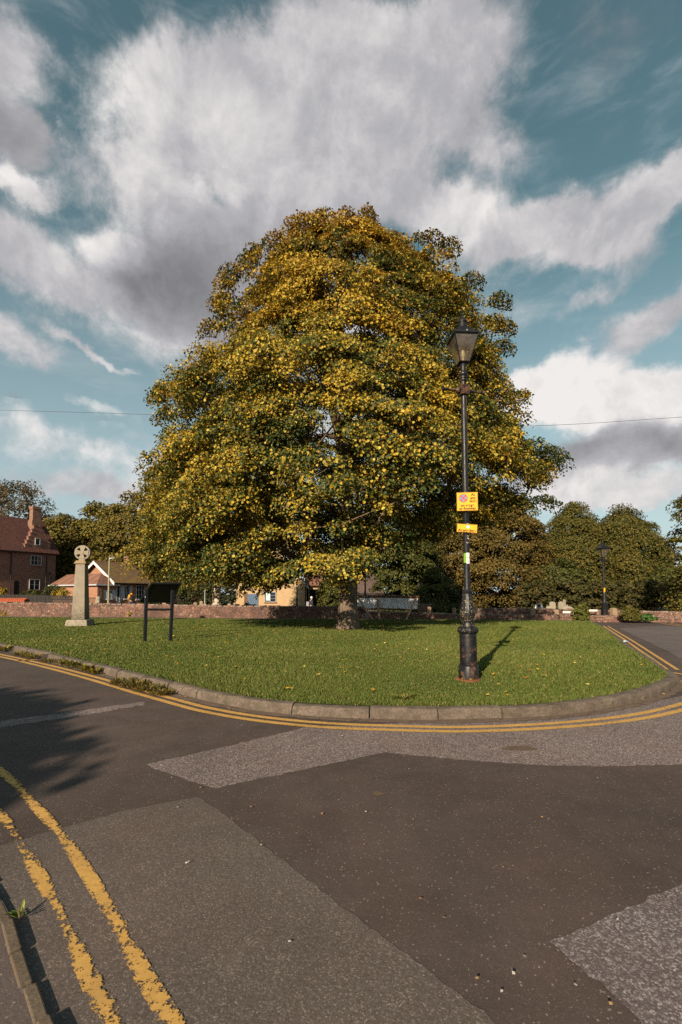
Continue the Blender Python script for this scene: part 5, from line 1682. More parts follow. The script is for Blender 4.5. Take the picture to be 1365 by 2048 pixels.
# ------------------------------------------------------------------ houses
class Front:
    """a vertical plane through O turned by th; gives local coordinates (along, up) of a photo pixel on it"""
    def __init__(s, O, th, zb):
        s.O, s.th, s.zb = Vector(O), th, zb
        s.u, s.n = Vector((math.cos(th), math.sin(th), 0)), Vector((math.sin(th), -math.cos(th), 0))
    def uz(s, x, y, v=0.0):
        d = ray(x, y)
        o = s.O - s.n * v
        t = ((o - Vector((0, 0, H))).dot(s.n)) / d.dot(s.n)
        p = Vector((0, 0, H)) + d * t
        return (p - s.O).dot(s.u), p.z - s.zb
def window(parent, u0, u1, z0, z1, nx=2, nz=2, v=0.0, m=None, sill=None, name='window'):
    fr_, m = MB(), m or M_WHITE
    w = .055
    fr_.b2((u0, v - .05, z0), (u0 + w, v + .04, z1)).b2((u1 - w, v - .05, z0), (u1, v + .04, z1))
    fr_.b2((u0 + w, v - .05, z1 - w), (u1 - w, v + .04, z1)).b2((u0 + w, v - .05, z0), (u1 - w, v + .04, z0 + w))
    for k in range(1, nx):
        x = u0 + (u1 - u0) * k / nx
        fr_.b2((x - .022, v - .035, z0 + w), (x + .022, v + .03, z1 - w))
    for k in range(1, nz):
        z = z0 + (z1 - z0) * k / nz
        fr_.b2((u0 + w, v - .025, z - .014), (u1 - w, v + .02, z + .014))
    o = fr_.build(name, m, parent)
    MB().b2((u0 + .02, v - .012, z0 + .02), (u1 - .02, v + .012, z1 - .02)).build('pane', M_GLASS, o)
    if sill:
        MB().b2((u0 - .08, v - .12, z0 - .10), (u1 + .08, v + .05, z0 - .004)).build('sill', sill, o)
    return o
def roof_slab(poly, t=.12):
    """a sloping slab from four points, thickened along its normal"""
    p = [Vector(q) for q in poly]
    n = (p[1] - p[0]).cross(p[-1] - p[0]).normalized()
    if n.z < 0:
        n = -n
    return MB().prism(p, (0, 0, 0), n * t)

# the tall brick house with the stepped gable
thA = R(62)
OA = D(45, 1150, 53)
OA.z = -.6
fa = Front(OA, thA, OA.z)
hA = thing('brick_house', 'tall dark red brick house with a stepped gable and tiled roof at the left edge', 'house', OA, thA)
eav = fa.uz(45, 1103)[1]
u_r = fa.uz(112, 1120)[0]
g0, g1 = fa.uz(46, 1100)[0], fa.uz(101, 1090)[0]
zpk = fa.uz(80, 1052)[1]
MB().b2((-14, 0, 0), (u_r, 7.0, eav)).build('wall', M_BRICKA, hA)
stp = MB()
n_s = 7
zs1 = fa.uz(101, 1083)[1]
ul, ur = fa.uz(71, 1052)[0], fa.uz(84, 1055)[0]
for k in range(n_s):
    f0, f1 = k / n_s, (k + 1) / n_s
    za_, zb_ = eav + (zpk - eav) * f0, eav + (zpk - eav) * f1
    xa, xb = g0 + (ul - g0) * f0, g1 + (ur - g1) * max(0, (zb_ - zs1) / (zpk - zs1))
    stp.b2((xa, -.06, za_ + .001), (xb, .34, zb_))
    stp.b2((xa - .04, -.10, zb_ - .05), (xa + .26, .38, zb_ + .04))
    stp.b2((xb - .26, -.10, zb_ - .05), (xb + .04, .38, zb_ + .04))
stp.build('stepped_gable', M_BRICKA, hA)
rz_ = fa.uz(30, 1036, 3.5)[1]
roof_slab([(-14, -.35, eav - .1), (u_r + .2, -.35, eav - .1), (u_r + .2, 3.5, rz_), (-14, 3.5, rz_)], .14).build('roof', M_ROOFA, hA)
roof_slab([(-14, 7.35, eav - .1), (u_r + .2, 7.35, eav - .1), (u_r + .2, 3.5, rz_), (-14, 3.5, rz_)], .14).build('roof', M_ROOFA, hA)
MB().prism([(u_r, 0, eav), (u_r, 7, eav), (u_r, 3.5, rz_)], (0, 0, 0), (-.3, 0, 0)).build('end_gable', M_BRICKA, hA)
gm = (ul + ur) / 2
roof_slab([(g0 - .1, .3, eav), (gm, .3, zpk - .5), (gm, 3.4, zpk - .5), (g0 - .1, .36, eav)], .1).build('gable_roof', M_ROOFA, hA)
roof_slab([(g1 + .1, .3, eav), (gm, .3, zpk - .5), (gm, 3.4, zpk - .5), (g1 + .1, .36, eav)], .1).build('gable_roof', M_ROOFA, hA)
cu0 = fa.uz(62, 1045, 2.2)[0]
zct, zcb = fa.uz(66, 1013, 2.2)[1], fa.uz(66, 1062, 2.2)[1]
ch = MB().b2((cu0 - .1, 1.7, zcb - 1.2), (cu0 + 1.10, 2.65, zcb + (zct - zcb) * .42)).b2((cu0 + .0, 1.8, zcb + (zct - zcb) * .42), (cu0 + 1.0, 2.55, zct - .35)).b2((cu0 - .06, 1.74, zct - .35), (cu0 + 1.06, 2.61, zct))
ch.build('chimney', M_CHIM, hA)
for (x0, y0, x1, y1, nx_, nz_) in ((69.5, 1077, 80, 1090, 1, 1), (61, 1112, 83, 1130, 3, 2), (58, 1159, 80, 1180, 2, 2)):
    ua, zb2 = fa.uz(x0, y1)
    ub, za2 = fa.uz(x1, y0)
    v_ = -.10 if y0 < 1100 else -.04
    window(hA, ua, ub, zb2, za2, nx_, nz_, v_, M_GREYWHITE, M_BRICKA if y0 > 1100 else None)
ua, ub = fa.uz(28, 1180)[0], fa.uz(38, 1180)[0]
zt_ = fa.uz(33, 1161)[1]
dp = [(ua, 0, .3), (ub, 0, .3)] + [((ua + ub) / 2 + (ub - ua) / 2 * math.cos(a), 0, zt_ - (ub - ua) / 2 + (ub - ua) / 2 * math.sin(a)) for a in np.linspace(0, math.pi, 9)]
MB().prism(dp, (0, -.03, 0), (0, .02, 0)).build('door', M_DARK, hA)
for x in (21, 92, 99):
    uu = fa.uz(x, 1150)[0]
    zt2 = eav - .2 if x != 99 else fa.uz(99, 1144)[1]
    MB().tube([(uu, -.08, .2), (uu, -.08, zt2)], .055, 6).build('drainpipe', M_BLACKMETAL, hA)
MB().tube([(-14, -.42, eav - .08), (g0, -.42, eav - .08)], .08, 6).build('gutter', M_BLACKMETAL, hA)

# the low bungalow with the white bargeboards
thB = R(60)
OB = D(231, 1180, 50)
OB.z = -.6
fb = Front(OB, thB, OB.z)
hB = thing('bungalow', 'low brick bungalow with a mossy roof, white bargeboards and shutters behind the wall', 'house', OB, thB)
ze = fb.uz(231, 1162)[1]
zr = fb.uz(191, 1125, 3.4)[1]
zw = fb.uz(195, 1168)[1]
LU = 13.0
mw = MB().b2((0, 0, 0), (LU, 6.8, ze))
mw.prism([(0, 0, ze), (0, 6.8, ze), (0, 3.4, zr - .12)], (0, 0, 0), (.3, 0, 0))
mw.build('wall', M_BRICKB, hB)
sl = (zr - ze) / 3.4
for s in (-1, 1):
    v0 = 3.4 + s * 3.9
    roof_slab([(-.45, v0, ze - .5 * sl), (LU + .3, v0, ze - .5 * sl), (LU + .3, 3.4, zr), (-.45, 3.4, zr)], .13).build('roof', M_ROOFM, hB)
    bbp = [(-.5, v0, ze - .5 * sl - .16), (-.5, v0, ze - .5 * sl + .16), (-.5, 3.4, zr + .17), (-.5, 3.4, zr - .16)]
    MB().prism(bbp, (0, 0, 0), (.05, 0, 0)).build('bargeboard', M_WHITE, hB)
MB().tube([(-.45, 3.4, zr + .12), (LU, 3.4, zr + .12)], .12, 6).build('ridge_tiles', M_ROOFB, hB)
MB().tube([(-.3, -.52, ze - .42 * sl), (LU, -.52, ze - .42 * sl)], .07, 6).build('gutter', M_BLACKMETAL, hB)
# wing to the left, hipped
WU, WV = fb.uz(195, 1185)[0], 8.6
zwr = fb.uz(140, 1147, 4.5)[1]
WG = MB().b2((WU, -.02, 0), (-.001, WV, zw))
wg = WG.build('wing_wall', M_BRICKB, hB)
tag(wg, 'sunlit orange brick wing')
mu = WU / 2
hv = abs(WU) / 2
e4 = [(WU - .3, -.32, zw - .05), (.3, -.32, zw - .05), (.3, WV + .3, zw - .05), (WU - .3, WV + .3, zw - .05), (mu, hv, zwr), (mu, WV - hv, zwr)]
MB().add(e4, [(0, 1, 4), (1, 2, 5, 4), (2, 3, 5), (3, 0, 4, 5), (3, 2, 1, 0)]).build('wing_roof', M_ROOFB, hB)
MB().b2((WU - .36, -.38, zw - .16), (WU - .30, WV + .36, zw - .02)).b2((WU - .30, -.38, zw - .16), (.36, -.32, zw - .02)).build('fascia', M_GREYWHITE, hB)
def shutter(u0, u1, z0, z1):
    s = MB().b2((u0, -.05, z0), (u1, -.022, z1))
    for k in range(9):
        s.b2((u0 + .04, -.062, z0 + .05 + (z1 - z0 - .1) * k / 9), (u1 - .04, -.051, z0 + .05 + (z1 - z0 - .1) * (k + .55) / 9))
    return s.build('shutter', M_GREYWHITE, hB)
def fbx(x, y):
    return fb.uz(x, y)
for (s0_, w0, w1, s1_, yt, yb) in ((207.5, 213, 224, 231.5, 1180, 1198), (242, 248.5, 259, 265, 1171, 1198)):
    z1w, z0w = fbx(w0, yt)[1], fbx(w0, yb)[1]
    window(hB, fbx(w0, 1190)[0], fbx(w1, 1190)[0], z0w, z1w, 3, 2, -.04, M_GREYWHITE, M_GREYWHITE)
    shutter(fbx(s0_, 1190)[0], fbx(w0 - .5, 1190)[0], z0w, z1w)
    shutter(fbx(w1 + .5, 1190)[0], fbx(s1_, 1190)[0], z0w, z1w)
window(hB, fbx(272, 1190)[0], fbx(288, 1190)[0], fbx(272, 1199)[1], fbx(272, 1170)[1], 3, 3, -.04, M_GREYWHITE, M_GREYWHITE)
ua, ub = fbx(232.5, 1190)[0], fbx(240.5, 1190)[0]
dz = fbx(236, 1171)[1]
do = MB().b2((ua, -.07, .4), (ua + .09, -.01, dz)).b2((ub - .09, -.07, .4), (ub, -.01, dz)).b2((ua, -.07, dz - .09), (ub, -.01, dz)).b2((ua + .09, -.04, .4), (ub - .09, -.012, dz * .58)).build('door', M_GREYWHITE, hB)
MB().b2((ua + .09, -.03, dz * .58), (ub - .09, -.012, dz - .1)).build('pane', M_GLASS, do)
MB().lathe([(.03, 0), (.035, .02), (.01, .05)], 8).build('handle', M_DARKWOOD, do, (ub - .18, -.05, 1.4)).rotation_euler = (R(90), 0, 0)
cz0, cz1 = fb.uz(257, 1131, 3.4)[1], fb.uz(257, 1100, 3.4)[1]
cuu = fb.uz(252, 1120, 3.4)[0]
MB().b2((cuu, 2.95, cz0 - .8), (cuu + .95, 3.75, cz1 - .2)).b2((cuu - .05, 2.90, cz1 - .2), (cuu + 1.0, 3.80, cz1)).build('chimney', M_CHIM, hB)
MB().tube([(WU + .12, -.1, .2), (WU + .12, -.1, zw - .1)], .05, 6).build('drainpipe', M_BLACKMETAL, hB)

# brown roofs further back
def far_house(label, x0, x1, ytop, yeave, Y, xr0, xr1, seed, gablew=None):
    a, b = D(x0, yeave, Y), D(x1, yeave, Y)
    t = thing('house', label, 'house', (a.x, Y, -.6))
    w = b.x - a.x
    zev = a.z + .6
    zt = D(xr0, ytop, Y + 3).z + .6
    q0, q1 = D(xr0, ytop, Y + 3).x - a.x, D(xr1, ytop, Y + 3).x - a.x
    MB().b2((.2, 0, 0), (w - .2, 6, zev)).build('wall', M_BRICKA, t)
    v = [(-.2, -.3, zev), (w + .2, -.3, zev), (w + .2, 6.3, zev), (-.2, 6.3, zev), (q0, 3, zt), (q1 + .01, 3, zt)]
    MB().add(v, [(0, 1, 5, 4), (1, 2, 5), (2, 3, 4, 5), (3, 0, 4), (3, 2, 1, 0)]).build('roof', M_ROOFB, t)
    if gablew:
        g = D(gablew, 1150, Y)
        gx_ = g.x - a.x
        MB().prism([(gx_ - 1.2, 0, zev - 1.6), (gx_ + 1.2, 0, zev - 1.6), (gx_, 0, zev + .8)], (0, -1.2, 0), (0, 1.0, 0)).build('porch_gable', M_WHITE, t)
    return t
far_house('distant house with a brown hipped roof just right of the tall brick house', 104, 146, 1105, 1124, 76, 124, 128, 1)
far_house('distant house with a wide reddish brown roof behind the stone cross', 138, 214, 1108, 1142, 68, 168, 186, 2, 152)
wp_, hw_ = pole('flue_pipe', 127, 1093, 1112, 75, .10, M_GALV, 'thin metal pole with a short crosspiece above the distant roof')
MB().box((.35, 0, hw_), (.9, .12, .10)).build('crosspiece', M_GALV, wp_)

# the ochre rendered house
thC = R(4)
OC = D(468, 1200, 55)
OC.z = -.6
fc = Front(OC, thC, OC.z)
hC = thing('ochre_house', 'ochre yellow rendered house with a blue door seen under the big tree', 'house', OC, thC)
wC, zeC = fc.uz(614, 1172)
zsl = fc.uz(598, 1152)
slope = (zsl[1] - zeC) / (wC - zsl[0])
zpC = zeC + slope * wC / 2
MB().prism([(0, 0, 0), (wC, 0, 0), (wC, 0, zeC), (wC / 2, 0, zpC), (0, 0, zeC)], (0, 0, 0), (0, 9, 0)).build('wall', M_RENDER, hC)
for s in (-1, 1):
    e = (wC / 2 + s * (wC / 2 + .25))
    ro_ = roof_slab([(e, -.35, zeC - .25 * slope + .03), (wC / 2, -.35, zpC + .03), (wC / 2, 9.2, zpC + .03), (e, 9.2, zeC - .25 * slope + .03)], .16)
    ro_.build('roof', M_ROOFB, hC)
    MB().prism([(e, -.38, zeC - .25 * slope - .12), (e, -.38, zeC - .25 * slope + .2), (wC / 2, -.38, zpC + .2), (wC / 2, -.38, zpC - .12)], (0, 0, 0), (0, .028, 0)).build('bargeboard', M_GREYWHITE, hC)
u0, z1_ = fc.uz(530, 1184)
u1, z0_ = fc.uz(552, 1204)
wn = window(hC, u0, u1, z0_, z1_, 2, 3, -.05, M_BLUEGREY, M_BRICKB)
MB().b2((u0 + .16, -.045, z0_ + .18), (u0 + (u1 - u0) * .52, -.072, z1_ - .12)).build('poster', M_POSTER, wn)
u0, z1_ = fc.uz(558, 1148)
u1, z0_ = fc.uz(581, 1164.5)
window(hC, u0, u1, z0_, z1_, 4, 3, -.05, M_BLUEGREY, M_BRICKB)
u0, z1_ = fc.uz(495, 1188)
u1, _ = fc.uz(517, 1200)
bd = MB().b2((u0, -.06, .2), (u1, -.01, z1_))
for k in range(5):
    bd.b2((u0 + (u1 - u0) * (k + .5) / 5 - .10, -.075, .25), (u0 + (u1 - u0) * (k + .5) / 5 + .10, -.061, z1_ - .08))
bd.build('door', M_BLUE, hC)
u2, _ = fc.uz(489, 1200)
MB().b2((u2, -.10, .2), (u0 - .02, -.012, z1_ + .25)).build('door_jamb', M_BROWNWOOD, hC)
MB().tube([(wC - .15, -.1, .1), (wC - .15, -.1, zeC - .2)], .06, 6).build('drainpipe', M_BLACKMETAL, hC)

# cottage with a brown roof between the ochre house and the trunk
thD = R(6)
OD = D(617, 1200, 58)
OD.z = -.6
fd_ = Front(OD, thD, OD.z)
hD = thing('cottage', 'cottage with a brown roof and a dark porch right of the ochre house', 'house', OD, thD)
wD, zeD = fd_.uz(700, 1171)
zpD = fd_.uz(640, 1142, 3)[1]
MB().b2((0, 0, 0), (wD, 6, zeD)).build('wall', M_RENDER, hD)
roof_slab([(-.3, -.4, zeD - .1), (wD, -.4, zeD - .1), (wD, 3, zpD), (-.3, 3, zpD)], .14).build('roof', M_ROOFB, hD)
roof_slab([(-.3, 6.4, zeD - .1), (wD, 6.4, zeD - .1), (wD, 3, zpD), (-.3, 3, zpD)], .14).build('roof', M_ROOFB, hD)
px0, px1 = fd_.uz(620, 1180)[0], fd_.uz(642, 1180)[0]
MB().b2((px0, -.03, .1), (px1, .02, zeD - .5)).build('porch_opening', M_DARK, hD)
gx0, gx1 = fd_.uz(642, 1170)[0], fd_.uz(690, 1170)[0]
gz = fd_.uz(664, 1146)[1]
MB().prism([(gx0, 0, zeD - .1), (gx1, 0, zeD - .1), ((gx0 + gx1) / 2, 0, gz)], (0, -.9, 0), (0, 2, 0)).build('dormer_gable', M_RENDER, hD)
MB().prism([(gx1 + .2, 0, zeD - .35), (gx1 + .2, 0, zeD - .05), ((gx0 + gx1) / 2, 0, gz + .15), ((gx0 + gx1) / 2, 0, gz - .12)], (0, -.96, 0), (0, -.905, 0)).build('bargeboard', M_GREYWHITE, hD)
MB().prism([(gx0 - .2, 0, zeD - .35), (gx0 - .2, 0, zeD - .05), ((gx0 + gx1) / 2, 0, gz + .15), ((gx0 + gx1) / 2, 0, gz - .12)], (0, -.96, 0), (0, -.905, 0)).build('bargeboard', M_GREYWHITE, hD)

# low barn like roof right of the trunk
OE = D(690, 1200, 44)
OE.z = -.6
fe = Front(OE, R(8), OE.z)
hE = thing('outbuilding', 'low outbuilding with a steep grey brown roof just right of the big trunk', 'outbuilding', OE, R(8))
wE, zeE = fe.uz(760, 1186)
uR, zpE = fe.uz(733, 1128, 3.5)
MB().b2((0, 0, 0), (wE - .2, 7, zeE)).build('wall', M_DARKWOOD, hE)
roof_slab([(-2, -.4, zeE - .1), (wE + .3, -.4, zeE - .1), (uR, 3.5, zpE), (-2, 3.5, zpE)], .14).build('roof', M_ROOFD, hE)
roof_slab([(wE + .3, -.4, zeE - .1), (wE + .3, 7.4, zeE - .1), (uR + .02, 3.5, zpE), (uR, 3.48, zpE)], .14).build('roof', M_ROOFD, hE)
MB().b2((-2, -.47, zeE - .2), (wE + .35, -.40, zeE - .02)).build('fascia', M_DARKWOOD, hE)
sk0, sz0 = fe.uz(716, 1140, 2.4)
sk1, sz1 = fe.uz(727, 1160, 1.2)
MB().tube([(sk0, 2.3, sz0 + .3), (sk1, 1.05, sz1 + .3)], .035, 4).build('roof_flashing', M_GALV, hE)

# the picket fence in front of the brick house and the gate post
pf0, pf1 = D(-60, 1200, 44), D(152, 1200, 42)
pft = thing('picket_fence', 'dark slatted garden fence in front of the brick house and the orange wing', 'fence', (pf0.x, pf0.y, -.4))
pk = MB()
Lf = (pf1 - pf0).length
df = (pf1 - pf0).normalized()
zt0, zt1 = D(-60, 1187.5, 44).z + .4, D(152, 1192, 42).z + .4
npk = int(Lf / .14)
for k in range(npk):
    p = df * (Lf * k / npk)
    zt3 = zt0 + (zt1 - zt0) * k / npk
    pk.box((p.x, p.y, zt3 / 2), (.10, .025, zt3 + .02 * (k % 3)), math.atan2(df.y, df.x))
pk.build('slats', M_DARKWOOD, pft)
for zf in (.35, .8):
    MB().tube([(0, .05, zt0 * zf), (df.x * Lf, df.y * Lf + .05, zt1 * zf)], .045, 4).build('rail', M_DARKWOOD, pft)
ob = thing('railing', 'black metal railing behind the stone cross, below the orange wing', 'railing', D(172, 1200, 40))
ob.location.z = -.4
w_ = D(192, 1200, 40).x - D(172, 1200, 40).x
rb = MB()
hz_ = D(180, 1195, 40).z + .4
for k in range(12):
    rb.tube([(w_ * k / 11, 0, 0), (w_ * k / 11, 0, hz_)], .014, 5)
rb.build('bars', M_BLACKMETAL, ob)
MB().tube([(0, 0, hz_ - .05), (w_, 0, hz_ - .05)], .03, 5).build('top_rail', M_BLACKMETAL, ob)
gp = D(197, 1210, 39)
g_ = thing('gate_post', 'pale stone gate post with a rounded head near the slim lamp post', 'post', (gp.x, 39, -.4))
hg = D(197, 1194, 39).z + .4
MB().box((0, 0, hg / 2 - .1), (.34, .34, hg - .2)).build('shaft', M_CROSS, g_, bevel=.03)
MB().lathe([(.20, hg - .2), (.21, hg - .12), (.17, hg - .02), (.08, hg + .04), (.01, hg + .06)], 12).build('head', M_CROSS, g_, smooth=True)

# dark hedge below the plane tree and under the right trees, churchyard stones
def hedge(label, x0, x1, ytop, ybase, Y, seed, pal, depth=1.2, leaf=.14, per=46):
    r = np.random.default_rng(seed)
    a, b = D(x0, ybase, Y), D(x1, ybase, Y)
    w, h = b.x - a.x, D(x0, ytop, Y).z + .6
    t = thing('hedge', label, 'hedge', (a.x, Y, -.6))
    n = int(w * h * 5.5)
    cl = np.c_[r.uniform(0, w, n), r.uniform(-depth * .5, depth * .5, n), r.uniform(.2, h, n)]
    out = np.tile(np.array([[0, -.8, .5]]), (n, 1)) + r.normal(0, .2, (n, 3))
    pw_ = np.exp(r.normal(0, .3, (n, len(pal))))
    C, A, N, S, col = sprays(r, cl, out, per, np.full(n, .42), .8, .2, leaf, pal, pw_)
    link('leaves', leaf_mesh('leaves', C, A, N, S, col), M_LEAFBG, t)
    tb = MB()
    for k in range(int(w / 1.5) + 2):
        x = w * k / (int(w / 1.5) + 1)
        tb.tube([(x, 0, -.2), (x + .1, .05, h * .8)], [.06, .02], 6)
    tb.build('stems', M_BARKD, t)
    return t
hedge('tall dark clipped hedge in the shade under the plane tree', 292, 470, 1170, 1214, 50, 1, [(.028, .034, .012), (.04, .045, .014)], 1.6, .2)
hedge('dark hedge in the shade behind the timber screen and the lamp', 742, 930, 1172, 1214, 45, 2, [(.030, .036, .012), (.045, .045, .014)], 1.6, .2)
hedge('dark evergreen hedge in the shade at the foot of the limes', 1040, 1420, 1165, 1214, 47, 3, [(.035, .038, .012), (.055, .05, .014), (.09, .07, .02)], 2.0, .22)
def headstone(x, yt, w, label, Y=33, cross=False, seed=0):
    p = D(x, yt, Y)
    t = thing('headstone', label, 'headstone', (p.x, Y, -.75), R(-15 + 11 * (seed % 4)), 'pale headstones behind the right wall')
    h = p.z + .75
    if cross:
        MB().b2((-.08, -.07, 0), (.08, .07, h)).b2((-.28, -.072, h * .68), (-.081, .072, h * .68 + .16)).b2((.081, -.072, h * .68), (.28, .072, h * .68 + .16)).build('stone', M_CROSS, t, bevel=.015)
    else:
        pts = [(-w / 2, 0, 0), (w / 2, 0, 0), (w / 2, 0, h - w * .35)] + [(w / 2 * math.cos(a), 0, h - w * .35 + w * .35 * math.sin(a)) for a in np.linspace(.2, math.pi - .2, 7)] + [(-w / 2, 0, h - w * .35)]
        MB().prism(pts, (0, -.07, 0), (0, .07, 0)).build('stone', M_CROSS, t, bevel=.012)
    MB().box((0, 0, .08), (w * 1.4, .36, .16)).build('base', M_CROSSLOW, t, bevel=.02)
headstone(1105, 1203, .42, 'tall pale pointed headstone behind the wall, right of the person in white', 33, False, 1)
headstone(1122, 1203, .40, 'upright grey headstone, second right of the person in white', 34, False, 2)
headstone(1129, 1199, .4, 'slender stone cross among the headstones behind the right wall', 35, True, 3)
headstone(1135, 1212, .9, 'low broad pale headstone left of the green bush', 33, False, 0)
headstone(1098, 1212, .4, 'small low headstone nearest the person in white', 32.5, False, 5)

# ------------------------------------------------------------------ people
M_SKIN = simple('skin', (.42, .25, .18), .6, .08, 20)
M_HAIR = simple('dark_hair', (.035, .025, .02), .7, .2, 40)
def skinned(name, chains, m, parent, sub=1):
    """chains: lists of (point, radius); chains that start at an existing point are joined there"""
    me = bpy.data.meshes.new(name)
    pts, rad, ed_, idx = [], [], [], {}
    for chn in chains:
        last = None
        for p, r in chn:
            k = tuple(round(c, 4) for c in p)
            if k not in idx:
                idx[k] = len(pts)
                pts.append(p)
                rad.append(r)
            if last is not None and last != idx[k]:
                ed_.append((last, idx[k]))
            last = idx[k]
    me.from_pydata(pts, ed_, [])
    o = bpy.data.objects.new(name, me)
    COL.objects.link(o)
    md = o.modifiers.new('skin', 'SKIN')
    md.use_smooth_shade = True
    for i, sv in enumerate(me.skin_vertices[0].data):
        sv.radius = (rad[i], rad[i] * .85)
        sv.use_root = (i == 0)
    sb = o.modifiers.new('sub', 'SUBSURF')
    sb.levels = sb.render_levels = sub
    bpy.context.view_layer.update()
    new = bpy.data.meshes.new_from_object(o.evaluated_get(bpy.context.evaluated_depsgraph_get()))
    bpy.data.objects.remove(o)
    new.name = name
    return link(name, new, m, parent)
def person(label, loc, rz, h, top, legs, stride=.18, lean=0.0, hair=M_HAIR, hood=False):
    t = thing('person', label, 'person', loc, rz)
    k = h / 1.75
    P_ = lambda x, y, z: (x * k, (y + lean * max(0, z - .95)) * k, z * k)
    hip, wa, chs, nk, hd_ = P_(0, 0, .95), P_(0, 0, 1.12), P_(0, .01, 1.36), P_(0, .0, 1.50), P_(0, -.02, 1.60)
    crown_ = P_(0, -.01, 1.69)
    ch_ = [[(hip, .13 * k), (wa, .12 * k), (chs, .135 * k), (nk, .052 * k), (hd_, .082 * k), (crown_, .074 * k)], [(hd_, .082 * k), (P_(0, -.105, 1.59), .016 * k)], [(hd_, .082 * k), (P_(.085, 0, 1.60), .018 * k)], [(hd_, .082 * k), (P_(-.085, 0, 1.60), .018 * k)]]
    jacket, trous, shoes = [[(P_(0, 0, .90), .155 * k), (wa, .150 * k), (chs, .160 * k), (P_(0, 0, 1.47), .085 * k)]], [[(hip, .145 * k), (P_(0, 0, .90), .14 * k)]], []
    for s in (-1, 1):
        sh, elb, wr_ = P_(.19 * s, .01, 1.40), P_(.235 * s, .03 + s * .05, 1.13), P_(.215 * s, -.10 + s * .05, .92)
        pal_ = P_(.212 * s, -.13 + s * .05, .85)
        ch_.append([(chs, .135 * k), (sh, .058 * k), (elb, .042 * k), (wr_, .028 * k), (pal_, .030 * k)])
        for f in range(4):
            dx = (-.024 + .016 * f) * s
            tip = P_(.212 * s + dx * .4, -.145 + s * .05 + (-.02 + .013 * f), .775 + .008 * abs(f - 1.5))
            ch_.append([(pal_, .030 * k), (P_(.212 * s + dx * .3, -.14 + s * .05 + (-.02 + .013 * f), .81), .009 * k), (tip, .007 * k)])
        ch_.append([(pal_, .030 * k), (P_(.18 * s, -.165 + s * .05, .845), .010 * k), (P_(.175 * s, -.18 + s * .05, .815), .008 * k)])
        jacket.append([(chs, .160 * k), (sh, .072 * k), (elb, .056 * k), (P_(.217 * s, -.09 + s * .05, .945), .044 * k)])
        kn, an, to_ = P_(.10 * s, -.03 + stride * .5 * s - .05, .50), P_(.095 * s, stride * s, .085), P_(.10 * s, stride * s - .15, .03)
        hp = P_(.095 * s, 0, .90)
        ch_.append([(hip, .13 * k), (hp, .088 * k), (kn, .058 * k), (an, .040 * k), (to_, .030 * k)])
        trous.append([(hip, .145 * k), (hp, .100 * k), (kn, .073 * k), (P_(.095 * s, stride * s, .10), .058 * k)])
        shoes.append([(P_(.095 * s, stride * s + .04, .06), .052 * k), (to_, .045 * k)])
    body = skinned('body', ch_, M_SKIN, t)
    skinned('jacket', jacket, top, t)
    skinned('trousers', trous, legs, t)
    for sc2 in shoes:
        skinned('shoe', [sc2], M_DARKWOOD, t)
    eyes = MB()
    for s in (-1, 1):
        e = P_(.03 * s, -.093, 1.615)
        eyes.lathe([(.001, -.008), (.009, 0), (.001, .008)], 8, e)
    eyes.build('eyes', M_DARK, t)
    MB().box(P_(0, -.098, 1.545), (.045 * k, .012 * k, .010 * k)).build('mouth', simple('lips', (.30, .12, .10), .6, .1, 20), t)
    hr = MB().lathe([(.092 * k, -.045 * k), (.100 * k, .0), (.096 * k, .045 * k), (.07 * k, .085 * k), (.02 * k, .105 * k)], 16, P_(0, .012, 1.635))
    hr.build('cap' if hair is M_WHITE else 'hair', hair, t, smooth=True)
    if hood:
        MB().lathe([(.085 * k, -.05), (.12 * k, 0), (.09 * k, .05)], 14, P_(0, .06, 1.48)).build('hood', top, t, smooth=True)
    return t, k
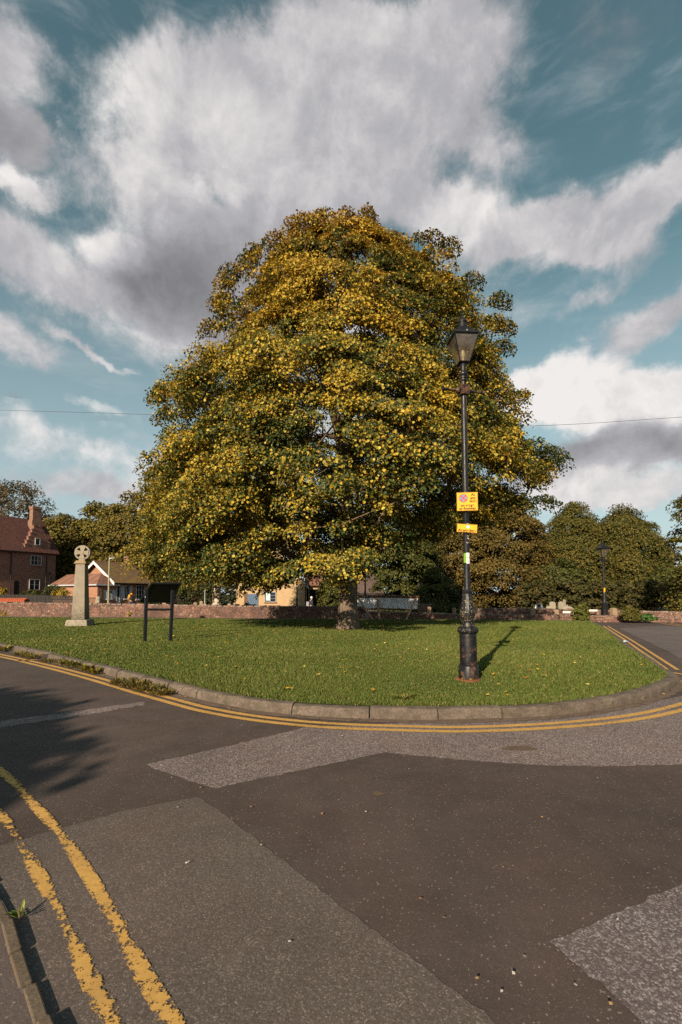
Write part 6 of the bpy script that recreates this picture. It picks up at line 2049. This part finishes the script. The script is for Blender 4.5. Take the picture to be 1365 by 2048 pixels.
def backpack(label, loc, rz, k, m):
    t = thing('backpack', label, 'backpack', loc, rz)
    y0 = .16 * k
    MB().box((0, y0 + .075 * k, 1.24 * k), (.25 * k, .15 * k, .42 * k), 0, .86).build('bag', m, t, bevel=.035 * k)
    MB().box((0, y0 + .165 * k, 1.15 * k), (.23 * k, .05 * k, .20 * k), 0, .9).build('pocket', m, t, bevel=.015 * k)
    for s in (-1, 1):
        MB().tube([(.10 * s * k, y0, 1.42 * k), (.115 * s * k, .03 * k, 1.485 * k), (.12 * s * k, -.155 * k, 1.36 * k), (.13 * s * k, -.10 * k, 1.16 * k), (.13 * s * k, y0, 1.06 * k)], .018 * k, 6).build('strap', m, t)
    return t
def loc_top(x, ytop, Y, h):
    p = D(x, ytop, Y)
    return Vector((p.x, Y, p.z - h))
M_ORANGE = simple('orange_yellow_jacket', (.62, .27, .018), .7, .12, 18)
M_BAG = simple('black_bag_cloth', (.014, .015, .02), .75, .3, 30)
M_JEANS = simple('blue_denim', (.06, .09, .16), .85, .2, 40)
M_SHIRT = simple('white_shirt', (.72, .72, .74), .8, .06, 25)
M_GREYCLOTH = simple('dark_grey_cloth', (.03, .032, .04), .85, .2, 25)
l1 = loc_top(264, 1181.5, 36, 1.76)
p1_, k1 = person('person walking away in a bright orange yellow jacket and jeans, behind the wall', l1, R(204), 1.76, M_ORANGE, M_JEANS, hood=True)
backpack('black backpack worn over the orange yellow jacket', l1, R(204), k1, M_BAG)
l2 = loc_top(1078, 1200, 31, 1.72)
p2_, k2 = person('person in a white shirt walking away behind the right wall', l2, R(158), 1.72, M_SHIRT, M_GREYCLOTH, hair=simple('brown_hair', (.13, .06, .03), .7, .2, 40))
backpack('black backpack worn over the white shirt', l2, R(158), k2, M_BAG)
l3 = loc_top(622, 1192.5, 34, 1.60)
p3_, k3 = person('person in dark clothes with a pale cap beside the ochre house', l3, R(120), 1.60, M_GREYCLOTH, M_GREYCLOTH, hair=M_WHITE, lean=-.12)
b3 = thing('shoulder_bag', 'pale grey bag carried by the person in dark clothes', 'bag', l3, R(120))
MB().box((.02, .26 * k3, 1.12 * k3), (.30 * k3, .18 * k3, .38 * k3), 0, .85).build('bag', simple('pale_grey_bag', (.30, .30, .33), .7, .15, 20), b3, bevel=.03)
MB().tube([(.02, .18 * k3, 1.28 * k3), (.0, .05 * k3, 1.50 * k3), (.0, -.13 * k3, 1.38 * k3)], .02, 6).build('strap', M_BAG, b3)
